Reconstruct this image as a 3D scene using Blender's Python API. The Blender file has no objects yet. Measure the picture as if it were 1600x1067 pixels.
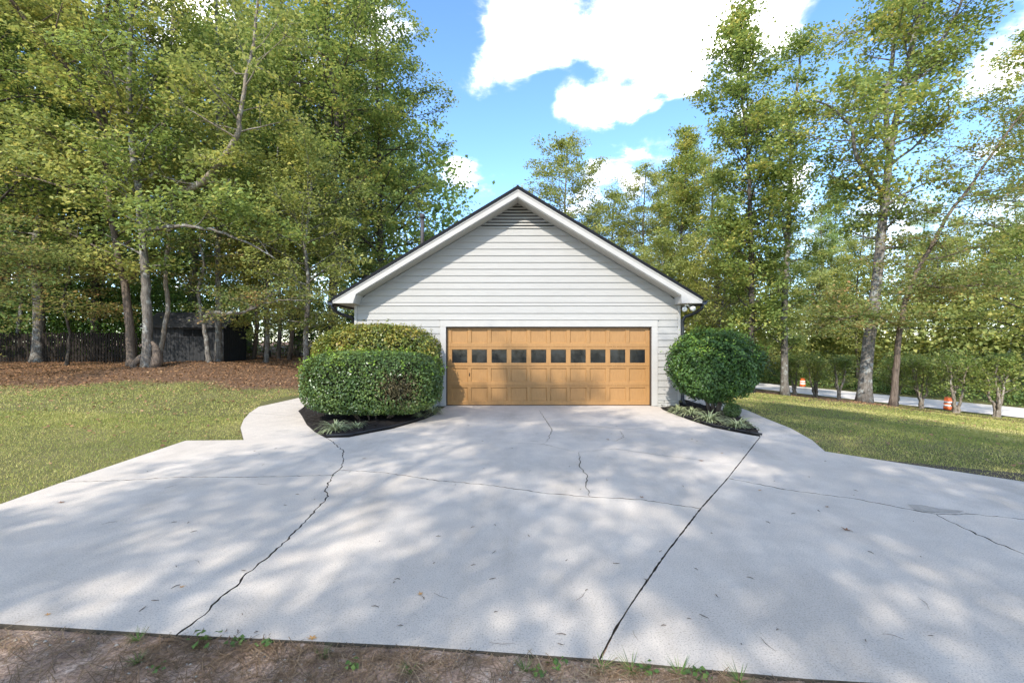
import bpy, bmesh, math, random
import numpy as np
from mathutils import Vector
from mathutils.geometry import delaunay_2d_cdt as cdt

# ------------------------------------------------------------------ camera, sky, sun, exposure
scene = bpy.context.scene
COL = scene.collection
R = math.radians
EYE = 1.73
cam_data = bpy.data.cameras.new('camera')
cam_data.sensor_width = 36.0
cam_data.lens = 16.0
cam_data.clip_end = 2000
cam = bpy.data.objects.new('camera', cam_data)
cam.location = (0, 0, EYE)
cam.rotation_euler = (R(90), 0, 0)
COL.objects.link(cam)
scene.camera = cam

SUN_EL, SUN_AZ = 40.0, 22.0           # behind the viewer and to the left
world = bpy.data.worlds.new('World')
scene.world = world
world.use_nodes = True
wn, wl = world.node_tree.nodes, world.node_tree.links
wn.clear()
w_out = wn.new('ShaderNodeOutputWorld')
w_bg = wn.new('ShaderNodeBackground')
w_bg.inputs['Strength'].default_value = 0.15
sky = wn.new('ShaderNodeTexSky')
sky.sky_type = 'NISHITA'
sky.sun_disc = False
sky.sun_elevation = R(SUN_EL)
sky.sun_rotation = R(180 + SUN_AZ)
sky.air_density = 0.8
sky.dust_density = 0.3
sky.ozone_density = 1.6
wl.new(w_bg.outputs[0], w_out.inputs[0])
w_co = wn.new('ShaderNodeTexCoord')
w_nrm = wn.new('ShaderNodeVectorMath'); w_nrm.operation = 'NORMALIZE'
wl.new(w_co.outputs['Generated'], w_nrm.inputs[0])


def wmath(op, a, b=None, clamp=False):
    n = wn.new('ShaderNodeMath'); n.operation = op; n.use_clamp = clamp
    for i, v in enumerate((a, b)):
        if v is None: continue
        if isinstance(v, (int, float)): n.inputs[i].default_value = v
        else: wl.new(v, n.inputs[i])
    return n.outputs[0]


def wnoise(scale, detail, rough, off, squash=1.6):
    m = wn.new('ShaderNodeMapping')
    m.inputs['Location'].default_value = off
    m.inputs['Scale'].default_value = (1, 1, squash)
    wl.new(w_nrm.outputs[0], m.inputs['Vector'])
    n = wn.new('ShaderNodeTexNoise')
    n.inputs['Scale'].default_value = scale
    n.inputs['Detail'].default_value = detail
    n.inputs['Roughness'].default_value = rough
    n.inputs['Distortion'].default_value = 0.25
    wl.new(m.outputs[0], n.inputs['Vector'])
    return n.outputs['Fac']


# cumulus banks: (tan right, tan up, angular radius, weight) of the cores, edges broken by noise
BANKS = [(.03, .70, .08, .9), (.00, .61, .05, .7), (.085, .64, .06, .8), (-.06, .565, .035, .45), (.225, .63, .07, .8), (.28, .70, .09, .9),
         (.39, .70, .13, 1.1), (.50, .66, .12, 1.0), (.37, .60, .04, .5), (.58, .72, .12, 1.0), (.13, .54, .05, 1.0), (.19, .525, .06, 1.1), (.26, .52, .05, .9),
         (.31, .52, .035, .5), (-.12, .38, .05, 1.3), (-.02, .365, .015, .35), (.34, .44, .06, .7), (.18, .34, .06, .7), (.28, .35, .06, .6), (.50, .50, .07, .7),
         (.62, .36, .06, .7), (.85, .30, .07, .7), (1.08, .25, .06, .7), (1.08, .58, .10, .8), (1.06, .40, .06, .7), (-.70, .74, .07, .7)]
dens = None
for tx, tz, r, wgt in BANKS:
    v = Vector((tx, 1, tz)).normalized()
    dd = wn.new('ShaderNodeVectorMath'); dd.operation = 'DISTANCE'
    wl.new(w_nrm.outputs[0], dd.inputs[0]); dd.inputs[1].default_value = v
    q = wmath('MULTIPLY', wmath('SUBTRACT', 1.0, wmath('DIVIDE', dd.outputs['Value'], r * 1.15), True), wgt * .8)
    dens = q if dens is None else wmath('MAXIMUM', dens, q)
# clear gaps between the banks
for tx, tz, r in ((.10, .588, .05), (.17, .585, .05), (-.12, .52, .14), (.05, .45, .14), (-.14, .70, .10), (.40, .50, .10), (.70, .55, .22), (.95, .45, .2), (.75, .75, .12), (.06, .33, .09)):
    dd = wn.new('ShaderNodeVectorMath'); dd.operation = 'DISTANCE'
    wl.new(w_nrm.outputs[0], dd.inputs[0]); dd.inputs[1].default_value = Vector((tx, 1, tz)).normalized()
    dens = wmath('SUBTRACT', dens, wmath('MULTIPLY', wmath('SUBTRACT', 1.0, wmath('DIVIDE', dd.outputs['Value'], r), True), .55))
n_big = wnoise(2.3, 4, .5, (6.5, 3.3, 2.2))
n_fine = wnoise(9.0, 9, .6, (0.3, 5.2, 2.0), 1.9)
d1 = wmath('ADD', dens, wmath('MULTIPLY', wmath('SUBTRACT', n_fine, .5), 1.95))
d2 = wmath('ADD', d1, wmath('MULTIPLY', wmath('SUBTRACT', n_big, .355), 1.6))
mr = wn.new('ShaderNodeMapRange'); mr.interpolation_type = 'SMOOTHSTEP'
mr.inputs['From Min'].default_value = .12
mr.inputs['From Max'].default_value = .85
wl.new(d2, mr.inputs['Value'])
cr = wn.new('ShaderNodeMix'); cr.data_type = 'RGBA'
cr.inputs['A'].default_value = (3.2, 3.25, 3.35, 1)
cr.inputs['B'].default_value = (22.0, 20.8, 19.0, 1)
wl.new(wmath('MULTIPLY', wmath('SUBTRACT', wnoise(6.0, 7, .6, (7.0, 2.0, 1.0)), .36), 3.2, True), cr.inputs['Factor'])
wmix = wn.new('ShaderNodeMix'); wmix.data_type = 'RGBA'
wl.new(wmath('POWER', mr.outputs[0], 1.7), wmix.inputs['Factor'])
w_hs = wn.new('ShaderNodeHueSaturation'); w_hs.inputs['Saturation'].default_value = 1.14
wl.new(sky.outputs[0], w_hs.inputs['Color'])
wl.new(w_hs.outputs[0], wmix.inputs['A'])
wl.new(cr.outputs['Result'], wmix.inputs['B'])
wl.new(wmix.outputs['Result'], w_bg.inputs['Color'])

sun_data = bpy.data.lights.new('sun', 'SUN')
sun_data.energy = 2.0
sun_data.angle = R(0.55)
sun_data.color = (1.0, 0.955, 0.89)
sun = bpy.data.objects.new('sun', sun_data)
sun_dir = Vector((math.sin(R(SUN_AZ)) * math.cos(R(SUN_EL)), math.cos(R(SUN_AZ)) * math.cos(R(SUN_EL)), -math.sin(R(SUN_EL))))
sun.rotation_euler = sun_dir.to_track_quat('-Z', 'Y').to_euler()
sun.location = (-12, -30, 30)
COL.objects.link(sun)

scene.view_settings.view_transform = 'Standard'
scene.view_settings.look = 'None'
scene.view_settings.gamma = 1.0
scene.view_settings.use_curve_mapping = False
scene.view_settings.exposure = 1.65
scene.cycles.max_bounces = 8
scene.cycles.diffuse_bounces = 4
scene.cycles.transmission_bounces = 5
scene.cycles.use_denoising = True

# ------------------------------------------------------------------ helpers
F = 711.1


def W(px, py, d):                       # a point of the place seen at that pixel, d metres ahead
    return ((px - 800) / F * d, d, EYE - (py - 533.5) / F * d)


def G(px, py):                          # a point of the flat drive
    d = F * EYE / (py - 533.5)
    return ((px - 800) / F * d, d)


def tag(o, label=None, cat=None, group=None, kind=None):
    if label: o['label'] = label
    if cat: o['category'] = cat
    if group: o['group'] = group
    if kind: o['kind'] = kind
    return o


def link(name, me, mat=None, parent=None, loc=None):
    o = bpy.data.objects.new(name, me)
    COL.objects.link(o)
    if mat is not None and me is not None and not me.materials:
        me.materials.append(mat)
    if parent: o.parent = parent
    if loc is not None: o.location = loc
    return o


def empty(name, loc=(0, 0, 0)):
    o = bpy.data.objects.new(name, None)
    o.empty_display_size = .2
    o.location = loc
    COL.objects.link(o)
    return o


def np_mesh(name, verts, k, smooth=False):
    """mesh of separate faces with k corners each; verts (n*k, 3)"""
    n = len(verts) // k
    me = bpy.data.meshes.new(name)
    me.vertices.add(n * k); me.loops.add(n * k); me.polygons.add(n)
    me.vertices.foreach_set('co', np.ascontiguousarray(verts, np.float32).ravel())
    me.loops.foreach_set('vertex_index', np.arange(n * k, dtype=np.int32))
    me.polygons.foreach_set('loop_start', np.arange(0, n * k, k, dtype=np.int32))
    me.polygons.foreach_set('loop_total', np.full(n, k, np.int32))
    me.update(calc_edges=True)
    return me


class MB:
    def __init__(s): s.v = []; s.f = []; s.sm = []
    def add(s, vs, fs, smooth=False):
        b = len(s.v); s.v += [tuple(p) for p in vs]
        s.f += [tuple(b + i for i in q) for q in fs]; s.sm += [smooth] * len(fs)
    def box(s, a, b):
        (x0, y0, z0), (x1, y1, z1) = a, b
        s.add([(x0, y0, z0), (x1, y0, z0), (x1, y1, z0), (x0, y1, z0), (x0, y0, z1), (x1, y0, z1), (x1, y1, z1), (x0, y1, z1)],
              [(0, 3, 2, 1), (4, 5, 6, 7), (0, 1, 5, 4), (1, 2, 6, 5), (2, 3, 7, 6), (3, 0, 4, 7)])
    def prism(s, poly, y0, y1):         # polygon in x,z (counter-clockwise from the front) pushed from y0 back to y1
        n = len(poly)
        s.add([(x, y0, z) for x, z in poly] + [(x, y1, z) for x, z in poly],
              [tuple(range(n)), tuple(range(2 * n - 1, n - 1, -1))] + [(i, i + n, (i + 1) % n + n, (i + 1) % n) for i in range(n)])
    def tube(s, pts, rad, sides=7, cap=True):
        pts = [Vector(p) for p in pts]; n = len(pts)
        if not hasattr(rad, '__len__'): rad = [rad] * n
        vs = []; u = None
        for i, p in enumerate(pts):
            t = (pts[min(i + 1, n - 1)] - pts[max(i - 1, 0)])
            t = t.normalized() if t.length > 1e-9 else Vector((0, 0, 1))
            if u is None:
                u = t.cross(Vector((0.31, .9, .17))); u = u.normalized() if u.length > 1e-3 else Vector((1, 0, 0))
            u = (u - t * u.dot(t)).normalized(); w = t.cross(u)
            for k in range(sides):
                a = 2 * math.pi * k / sides
                vs.append(p + (u * math.cos(a) + w * math.sin(a)) * rad[i])
        fs = [(i * sides + k, i * sides + (k + 1) % sides, (i + 1) * sides + (k + 1) % sides, (i + 1) * sides + k)
              for i in range(n - 1) for k in range(sides)]
        if cap: fs += [tuple(range(sides - 1, -1, -1)), tuple((n - 1) * sides + k for k in range(sides))]
        s.add(vs, fs, True)
    def mesh(s, name):
        me = bpy.data.meshes.new(name); me.from_pydata(s.v, [], s.f)
        me.polygons.foreach_set('use_smooth', s.sm); me.update(); return me
    def build(s, name, mat, parent=None, loc=None):
        return link(name, s.mesh(name), mat, parent, loc)


def bevel(o, w=.004, seg=1):
    m = o.modifiers.new('bevel', 'BEVEL'); m.width = w; m.segments = seg; m.limit_method = 'ANGLE'
    return o


# ------------------------------------------------------------------ materials
class NT:
    def __init__(s, name):
        s.m = bpy.data.materials.new(name); s.m.use_nodes = True
        s.n, s.l = s.m.node_tree.nodes, s.m.node_tree.links
        s.b = s.n['Principled BSDF']; s.out = s.n['Material Output']
    def node(s, t, **kw):
        x = s.n.new(t)
        for k, v in kw.items(): setattr(x, k, v)
        return x
    def put(s, sock, v):
        if isinstance(v, bpy.types.NodeSocket): s.l.new(v, sock)
        else: sock.default_value = v
    def co(s, kind='Object'): return s.node('ShaderNodeTexCoord').outputs[kind]
    def mapping(s, vec, scale=(1, 1, 1), loc=(0, 0, 0)):
        x = s.node('ShaderNodeMapping'); s.put(x.inputs['Vector'], vec)
        x.inputs['Scale'].default_value = scale; x.inputs['Location'].default_value = loc
        return x.outputs[0]
    def noise(s, vec, scale, detail=4, rough=.5, dist=0):
        x = s.node('ShaderNodeTexNoise'); s.put(x.inputs['Vector'], vec)
        x.inputs['Scale'].default_value = scale; x.inputs['Detail'].default_value = detail
        x.inputs['Roughness'].default_value = rough; x.inputs['Distortion'].default_value = dist
        return x.outputs['Fac']
    def ramp(s, fac, stops, interp='LINEAR'):
        x = s.node('ShaderNodeValToRGB'); s.put(x.inputs[0], fac); e = x.color_ramp
        e.interpolation = interp
        while len(e.elements) < len(stops): e.elements.new(.5)
        for el, (p, c) in zip(e.elements, stops):
            el.position = p; el.color = (*c, 1) if len(c) == 3 else c
        return x.outputs[0]
    def mix(s, fac, a, b, blend='MIX'):
        x = s.node('ShaderNodeMix', data_type='RGBA', blend_type=blend)
        s.put(x.inputs['Factor'], fac)
        for k, v in (('A', a), ('B', b)):
            s.put(x.inputs[k], (*v, 1) if isinstance(v, tuple) and len(v) == 3 else v)
        return x.outputs['Result']
    def math(s, op, a, b=0.0, clamp=False):
        x = s.node('ShaderNodeMath', operation=op, use_clamp=clamp)
        s.put(x.inputs[0], a); s.put(x.inputs[1], b); return x.outputs[0]
    def bump(s, h, strength=.3, dist=.01):
        x = s.node('ShaderNodeBump'); x.inputs['Strength'].default_value = strength
        x.inputs['Distance'].default_value = dist; s.put(x.inputs['Height'], h)
        s.l.new(x.outputs[0], s.b.inputs['Normal'])
    def base(s, c, rough=.7, spec=.3):
        s.put(s.b.inputs['Base Color'], (*c, 1) if isinstance(c, tuple) and len(c) == 3 else c)
        s.put(s.b.inputs['Roughness'], rough); s.b.inputs['Specular IOR Level'].default_value = spec
        return s.m


def plain(name, c, rough=.6, spec=.3, var=.12, scale=6):
    t = NT(name); f = t.noise(t.co(), scale, 5, .6)
    k = tuple(x * (1 - var) for x in c); h = tuple(min(1, x * (1 + var)) for x in c)
    return t.base(t.ramp(f, [(.3, k), (.7, h)]), rough, spec)


def leaf_mat(name, cols, trans=.5, clump=.5, spec=.25, rough=.5):
    """cols: stops of leaf colours; mix of leaf-by-leaf and clump-by-clump variation"""
    t = NT(name)
    geo = t.node('ShaderNodeNewGeometry'); oi = t.node('ShaderNodeObjectInfo')
    f = t.noise(t.co(), clump, 3, .6)
    f = t.math('MULTIPLY', t.math('SUBTRACT', f, .5), 1.5)
    f = t.math('ADD', f, t.math('MULTIPLY', geo.outputs['Random Per Island'], .62))
    f = t.math('ADD', f, t.math('MULTIPLY', t.math('SUBTRACT', oi.outputs['Random'], .5), .22))
    f = t.math('ADD', f, .19, True)
    c = t.ramp(f, cols)
    t.base(c, rough, spec)
    tr = t.node('ShaderNodeBsdfTranslucent')
    lighter = t.mix(.35, c, (.30, .30, .03), 'MIX')
    t.l.new(lighter, tr.inputs['Color'])
    mx = t.node('ShaderNodeMixShader'); mx.inputs[0].default_value = trans
    t.l.new(t.b.outputs[0], mx.inputs[1]); t.l.new(tr.outputs[0], mx.inputs[2])
    t.l.new(mx.outputs[0], t.out.inputs[0])
    return t.m


def bark_mat(name, dark, light, lichen=None):
    t = NT(name); co = t.co()
    f = t.noise(t.mapping(co, (9, 9, 1.6)), 2.2, 8, .68, .4)
    c = t.ramp(f, [(.32, dark), (.62, light)])
    if lichen:
        g = t.noise(co, 3.2, 7, .7)
        c = t.mix(t.ramp(g, [(.52, (0, 0, 0)), (.62, (1, 1, 1))]), c, lichen)
    t.bump(f, .9, .03)
    return t.base(c, .9, .1)


M = {}
M['leaf_green'] = leaf_mat('leaf_green', [(0, (0.128, 0.206, 0.064)), (.4, (0.258, 0.343, 0.099)), (.72, (0.423, 0.476, 0.128)), (.95, (0.727, 0.580, 0.160))])
M['leaf_deep'] = leaf_mat('leaf_deep', [(0, (0.084, 0.164, 0.062)), (.45, (0.177, 0.285, 0.087)), (.8, (0.323, 0.420, 0.119)), (1, (0.547, 0.539, 0.153))])
M['leaf_olive'] = leaf_mat('leaf_olive', [(0, (0.182, 0.240, 0.077)), (.4, (0.339, 0.391, 0.123)), (.75, (0.547, 0.529, 0.158)), (.97, (0.750, 0.630, 0.175))])
M['leaf_rust'] = leaf_mat('leaf_rust', [(0, (0.124, 0.205, 0.068)), (.35, (0.213, 0.288, 0.096)), (.65, (0.356, 0.337, 0.124)), (.95, (0.462, 0.240, 0.109))])
M['leaf_pine'] = leaf_mat('leaf_pine', [(0, (0.131, 0.218, 0.066)), (.5, (0.284, 0.394, 0.120)), (1, (0.524, 0.546, 0.197))], .2)
M['leaf_hedge'] = leaf_mat('leaf_hedge', [(0, (0.042, 0.078, 0.023)), (.5, (0.091, 0.150, 0.036)), (.85, (0.182, 0.247, 0.058)), (1, (0.308, 0.312, 0.104))], .2, 1.3, .5, .35)
M['leaf_hedge_dry'] = leaf_mat('leaf_hedge_dry', [(0, (.06, .05, .025)), (.5, (.10, .085, .04)), (1, (.17, .13, .06))], .15, 1.3)
M['leaf_azalea'] = leaf_mat('leaf_azalea', [(0, (0.046, 0.085, 0.023)), (.35, (0.130, 0.169, 0.036)), (.7, (0.325, 0.299, 0.052)), (1, (0.468, 0.286, 0.065))], .25, 1.1, .5, .4)
M['leaf_holly'] = leaf_mat('leaf_holly', [(0, (0.037, 0.079, 0.024)), (.5, (0.072, 0.140, 0.034)), (.85, (0.143, 0.244, 0.039)), (1, (0.326, 0.469, 0.046))], .18, 1.2, .35, .42)
M['leaf_new_highlight'] = leaf_mat('leaf_new_highlight', [(0, (.16, .27, .03)), (.6, (.26, .40, .05)), (1, (.40, .46, .08))], .3, 1.2)  # bright shoot tips, their colour also painted in as highlights
M['leaf_litter'] = leaf_mat('leaf_litter', [(0, (.12, .06, .033)), (.4, (.25, .13, .066)), (.75, (.38, .21, .10)), (1, (.50, .34, .19))], .1, .6)
M['straw'] = leaf_mat('straw', [(0, (.09, .055, .03)), (.6, (.21, .135, .075)), (1, (.36, .27, .16))], .05, .6)
M['grass'] = leaf_mat('grass', [(0, (0.152, 0.196, 0.044)), (.4, (0.281, 0.324, 0.068)), (.7, (0.499, 0.432, 0.130)), (1, (0.712, 0.609, 0.240))], .25, .28)
M['weed'] = leaf_mat('weed', [(0, (.05, .10, .025)), (.6, (.11, .19, .04)), (1, (.22, .28, .07))], .25, 2)
M['bark_grey'] = bark_mat('bark_grey', (.07, .058, .046), (.20, .175, .145), (.30, .30, .27))
M['bark_brown'] = bark_mat('bark_brown', (.06, .045, .034), (.19, .145, .11))
M['bark_pale'] = bark_mat('bark_pale', (.13, .10, .075), (.30, .25, .19), (.36, .33, .28))
M['bark_dark'] = bark_mat('bark_dark', (.03, .025, .02), (.10, .085, .068))
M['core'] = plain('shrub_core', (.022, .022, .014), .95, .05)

# painted timber
t = NT('white_siding'); co = t.co()
f = t.noise(t.mapping(co, (1.2, 6, 22)), 2.0, 7, .65)
g = t.noise(co, .8, 5, .6)
c = t.ramp(f, [(.25, (.31, .297, .27)), (.7, (.365, .35, .32))])
c = t.mix(t.ramp(g, [(.45, (0, 0, 0)), (.75, (.35, .35, .35))]), c, (.295, .283, .252))
t.bump(t.noise(t.mapping(co, (3, 3, 60)), 4, 6, .6), .12, .004)
M['siding'] = t.base(c, .55, .3)
M['trim'] = plain('white_trim', (.40, .38, .345), .5, .35, .04, 3)
M['soffit'] = plain('soffit_paint', (.40, .38, .34), .6, .3, .04, 3)
t = NT('door_paint'); co = t.co()
f = t.noise(t.mapping(co, (10, 10, 1.4)), 3, 6, .6)
g = t.noise(co, 1.1, 5, .65)
c = t.ramp(f, [(.3, (.29, .15, .05)), (.7, (.35, .185, .064))])
c = t.mix(t.ramp(g, [(.5, (0, 0, 0)), (.8, (.4, .4, .4))]), c, (.27, .14, .05))
t.bump(f, .08, .003)
M['door'] = t.base(c, .42, .4)
M['seal'] = plain('dark_seal', (.045, .028, .018), .6, .3)
M['black_metal'] = plain('black_metal', (.018, .018, .02), .38, .5)
M['roof_edge'] = plain('roof_edge', (.008, .009, .011), .7, .15)
t = NT('asphalt_shingle'); co = t.co()
br = t.node('ShaderNodeTexBrick'); t.put(br.inputs['Vector'], co)
br.inputs['Color1'].default_value = (.035, .036, .04, 1); br.inputs['Color2'].default_value = (.06, .06, .062, 1)
br.inputs['Mortar'].default_value = (.012, .012, .012, 1); br.inputs['Scale'].default_value = 1
br.inputs['Brick Width'].default_value = .3; br.inputs['Row Height'].default_value = .14; br.inputs['Mortar Size'].default_value = .006
M['shingle'] = t.base(t.mix(t.noise(co, 120, 2), br.outputs[0], (.09, .09, .09), 'MIX'), .9, .1)
t = NT('door_glass')
t.base((.012, .013, .014), .06, .6)
t.put(t.b.inputs['Roughness'], t.ramp(t.noise(t.co(), 5, 5, .6), [(.35, (.05, .05, .05)), (.8, (.28, .28, .28))]))
M['glass'] = t.m
M['dark'] = plain('dark_interior', (.012, .012, .012), .9, .05)
M['block'] = plain('painted_block', (.42, .40, .36), .8, .2, .16, 9)

t = NT('concrete'); co = t.co('Object')
big = t.noise(co, .55, 6, .6, .3); mid = t.noise(co, 3.1, 7, .65); fine = t.noise(co, 95, 4, .7); grit = t.noise(co, 260, 2, .6)
c = t.ramp(big, [(.28, (.53, .46, .375)), (.72, (.66, .582, .485))])
c = t.mix(t.ramp(mid, [(.40, (.6, .6, .6)), (.70, (0, 0, 0))]), c, (.47, .41, .34))
c = t.mix(t.ramp(t.noise(t.mapping(co, (1, .35, 1), (4, 2, 0)), .9, 6, .7), [(.50, (0, 0, 0)), (.76, (.8, .8, .8))]), c, (.36, .31, .25))
c = t.mix(t.ramp(fine, [(.32, (.8, .8, .8)), (.50, (0, 0, 0))]), c, (.22, .195, .165))
c = t.mix(t.ramp(t.noise(co, 38, 3, .6), [(.72, (0, 0, 0)), (.77, (.8, .8, .8))]), c, (.20, .18, .16))
c = t.mix(t.ramp(grit, [(.62, (0, 0, 0)), (.8, (.5, .5, .5))]), c, (.62, .61, .60))
t.bump(t.math('ADD', t.math('MULTIPLY', fine, .9), t.math('MULTIPLY', mid, .9)), .6, .008)
M['concrete'] = t.base(c, .88, .2)
M['crack'] = plain('crack_fill', (.085, .07, .052), .95, .05, .3, 30)
M['patch'] = plain('mortar_patch', (.36, .32, .265), .95, .1, .15, 25)

t = NT('ground_soil'); co = t.co('Object')
at = t.node('ShaderNodeAttribute', attribute_name='zone'); sep = t.node('ShaderNodeSeparateColor'); t.l.new(at.outputs['Color'], sep.inputs[0])
n1 = t.noise(co, .7, 6, .62); n2 = t.noise(co, 7, 6, .7); n3 = t.noise(co, 60, 4, .7)
lawn = t.ramp(n1, [(.3, (.10, .105, .035)), (.55, (.17, .155, .062)), (.8, (.25, .21, .10))])
lawn = t.mix(t.ramp(n3, [(.35, (.7, .7, .7)), (.6, (0, 0, 0))]), lawn, (.07, .065, .03))
lit = t.ramp(n2, [(.3, (.10, .06, .038)), (.5, (.20, .12, .07)), (.75, (.31, .20, .12))])
lit = t.mix(t.ramp(n3, [(.4, (.8, .8, .8)), (.6, (0, 0, 0))]), lit, (.07, .04, .025))
dirt = t.ramp(t.math('ADD', t.math('MULTIPLY', n2, .6), t.math('MULTIPLY', n1, .4)), [(.36, (.24, .155, .105)), (.50, (.43, .30, .215)), (.64, (.62, .48, .37))])
dirt = t.mix(t.ramp(n3, [(.36, (.8, .8, .8)), (.55, (0, 0, 0))]), dirt, (.16, .11, .08))
c = t.mix(t.ramp(t.math('ADD', sep.outputs[0], t.math('MULTIPLY', t.math('SUBTRACT', n2, .5), .7)), [(.4, (0, 0, 0)), (.6, (1, 1, 1))]), lawn, lit)
c = t.mix(t.ramp(t.math('ADD', sep.outputs[1], t.math('MULTIPLY', t.math('SUBTRACT', n2, .5), .5)), [(.4, (0, 0, 0)), (.6, (1, 1, 1))]), c, dirt)
c = t.mix(sep.outputs[2], c, (.05, .06, .025))
t.bump(t.math('ADD', n2, t.math('MULTIPLY', n3, .5)), .8, .03)
M['ground'] = t.base(c, .95, .1)
M['road'] = plain('worn_asphalt', (.60, .55, .49), .9, .2, .12, 2)
t = NT('mulch'); n = t.noise(t.co(), 45, 5, .75)
t.bump(n, 1.0, .03)
M['mulch'] = t.base(t.ramp(n, [(.3, (.012, .010, .009)), (.7, (.05, .042, .036))]), .95, .1)
M['edging'] = plain('black_plastic_edging', (.02, .02, .021), .55, .3)
M['shed'] = plain('charcoal_stain', (.036, .036, .036), .9, .15, .15, 5)
M['shed_roof'] = plain('shed_shingle', (.05, .048, .047), .9, .1, .35, 14)
M['fence'] = plain('weathered_fence', (.025, .02, .016), .9, .1, .3, 7)
M['lamp_white'] = plain('lamp_white', (.72, .71, .66), .35, .5, .03)
M['pipe'] = plain('flue_pipe', (.06, .052, .05), .6, .3, .2, 20)
M['cable'] = plain('cable_black', (.06, .06, .06), .6, .3)
M['orange'] = plain('drum_orange', (.75, .14, .03), .5, .4, .06)
M['drum_white'] = plain('drum_white', (.78, .76, .74), .4, .4, .05)
M['rubber'] = plain('rubber', (.02, .02, .02), .8, .2)

# ------------------------------------------------------------------ ground
NX, NY = .926, .377


def gh(x, y):
    x = np.asarray(x, float); y = np.asarray(y, float)
    s = NX * x + NY * y
    t = np.clip((s - 9.2) / 33.0, 0, 1)
    z = -3.3 * (t * t / (t + .07)) * 1.07
    z = z + np.clip(s - 49.5, 0, 40) * .10
    a = np.clip((-x - 5.5) / 6, 0, 1); a = a * a * (3 - 2 * a)
    z = z + a * .034 * np.clip(y - 6, 0, 30)
    for mx, my, mh, mr_ in ((-15.2, 19.0, .28, 2.6), (-13.9, 21, .2, 2.2), (15.6, 20.6, .22, 2.4)):
        z = z + mh * np.exp(-((x - mx) ** 2 + (y - my) ** 2) / mr_ ** 2)
    z = z - .03 + .012 * np.clip((2.95 - y) / .3, 0, 1)
    return z


def ghf(x, y): return float(gh(x, y))


def axis(lo, hi, step, far_lo, far_hi):
    mid = list(np.arange(lo, hi + 1e-6, step)); out = list(mid)
    v, d = hi, step
    while v < far_hi: d *= 1.25; v += d; out.append(v)
    v, d = lo, step
    while v > far_lo: d *= 1.25; v -= d; out.append(v)
    return np.array(sorted(out))


gx = axis(-26, 36, .5, -500, 500); gy = axis(0, 52, .5, -300, 700)
gx = np.unique(np.concatenate([gx, np.arange(-5, 5, .1)])); gy = np.unique(np.concatenate([gy, np.arange(1.4, 3.4, .08)]))
XX, YY = np.meshgrid(gx, gy)
ZZ = gh(XX, YY)
rs = np.random.RandomState(5)
near = (YY < 3.0) & (YY > 1.2) & (np.abs(XX) < 5.2)
ZZ = ZZ + near * rs.uniform(-.012, .008, ZZ.shape)
nv = XX.size; nxn, nyn = len(gx), len(gy)
me = bpy.data.meshes.new('ground')
idx = np.arange(nv).reshape(nyn, nxn)
quads = np.stack([idx[:-1, :-1], idx[:-1, 1:], idx[1:, 1:], idx[1:, :-1]], -1).reshape(-1, 4)
me.vertices.add(nv); me.loops.add(quads.size); me.polygons.add(len(quads))
me.vertices.foreach_set('co', np.stack([XX, YY, ZZ], -1).astype(np.float32).ravel())
me.loops.foreach_set('vertex_index', quads.astype(np.int32).ravel())
me.polygons.foreach_set('loop_start', np.arange(0, quads.size, 4, dtype=np.int32))
me.polygons.foreach_set('loop_total', np.full(len(quads), 4, np.int32))
me.update(calc_edges=True)
me.polygons.foreach_set('use_smooth', np.ones(len(quads), bool))


def litter_zone(x, y):
    """1 where fallen leaves and pine straw cover the ground"""
    s = NX * x + NY * y
    left = np.clip((y - 13.4 - .10 * (x + 18) - .5 * np.sin(x * .9) - .35 * np.sin(x * 2.3 + 1)) / 2.8, 0, 1) * (x < -5.8)
    r1 = np.exp(-(((x - 15.9) / 2.6) ** 2 + ((y - 20.8) / 1.8) ** 2) * 1.2)
    r2 = np.clip(1 - np.abs(s - 31.5 - .02 * y) / 2.2, 0, 1) * .8 * (y > 18)
    back = (y > 30) * 1.0 * (s < 40)
    return np.maximum(np.maximum(left, r1), np.maximum(r2, back))


def dirt_zone(x, y):
    return ((y < 3.25) & (y > -8)) * np.clip((3.2 - y) / .25, 0, 1) + np.exp(-((np.abs(x + 5.72) / .16) ** 2)) * (y < 8.2) * (y > 2.5) * .75


zone = np.zeros((nv, 4), np.float32); zone[:, 3] = 1
xf, yf = XX.ravel(), YY.ravel()
zone[:, 0] = litter_zone(xf, yf); zone[:, 1] = dirt_zone(xf, yf)
zone[:, 2] = np.clip(((NX * xf + NY * yf) - 49) / 2, 0, 1)
ca = me.color_attributes.new('zone', 'FLOAT_COLOR', 'POINT'); ca.data.foreach_set('color', zone.ravel())
tag(link('ground', me, M['ground']), kind='structure')

# road below the lawn
mb = MB(); rd = Vector((.377, -.926, 0)); rn = Vector((NX, NY, 0)); o0 = rn * 42.4
pts = []
for k in range(-14, 15):
    for w in (0, 3, 6.2):
        p = o0 + rd * (k * 7) + rn * w
        pts.append((p.x, p.y, ghf(p.x, p.y) + .05 + (.05 if w == 3 else 0)))
mb.add(pts, [(3 * i + j, 3 * i + 3 + j, 3 * i + 4 + j, 3 * i + 1 + j) for i in range(28) for j in range(2)])
tag(mb.build('road', M['road']), kind='structure')

# ------------------------------------------------------------------ concrete drive, cut where it has cracked
rj = random.Random(11)


def ragged(px, amp=.016, step=.045, ground=True):
    p = [Vector(G(*q)) if ground else Vector(q) for q in px]
    out = [p[0]]
    for a, b in zip(p, p[1:]):
        n = max(1, int((b - a).length / step)); perp = Vector((-(b - a).y, (b - a).x)).normalized()
        for i in range(1, n + 1):
            q = a.lerp(b, i / n)
            if i < n: q = q + perp * rj.uniform(-amp, amp)
            out.append(q)
    return out


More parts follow.
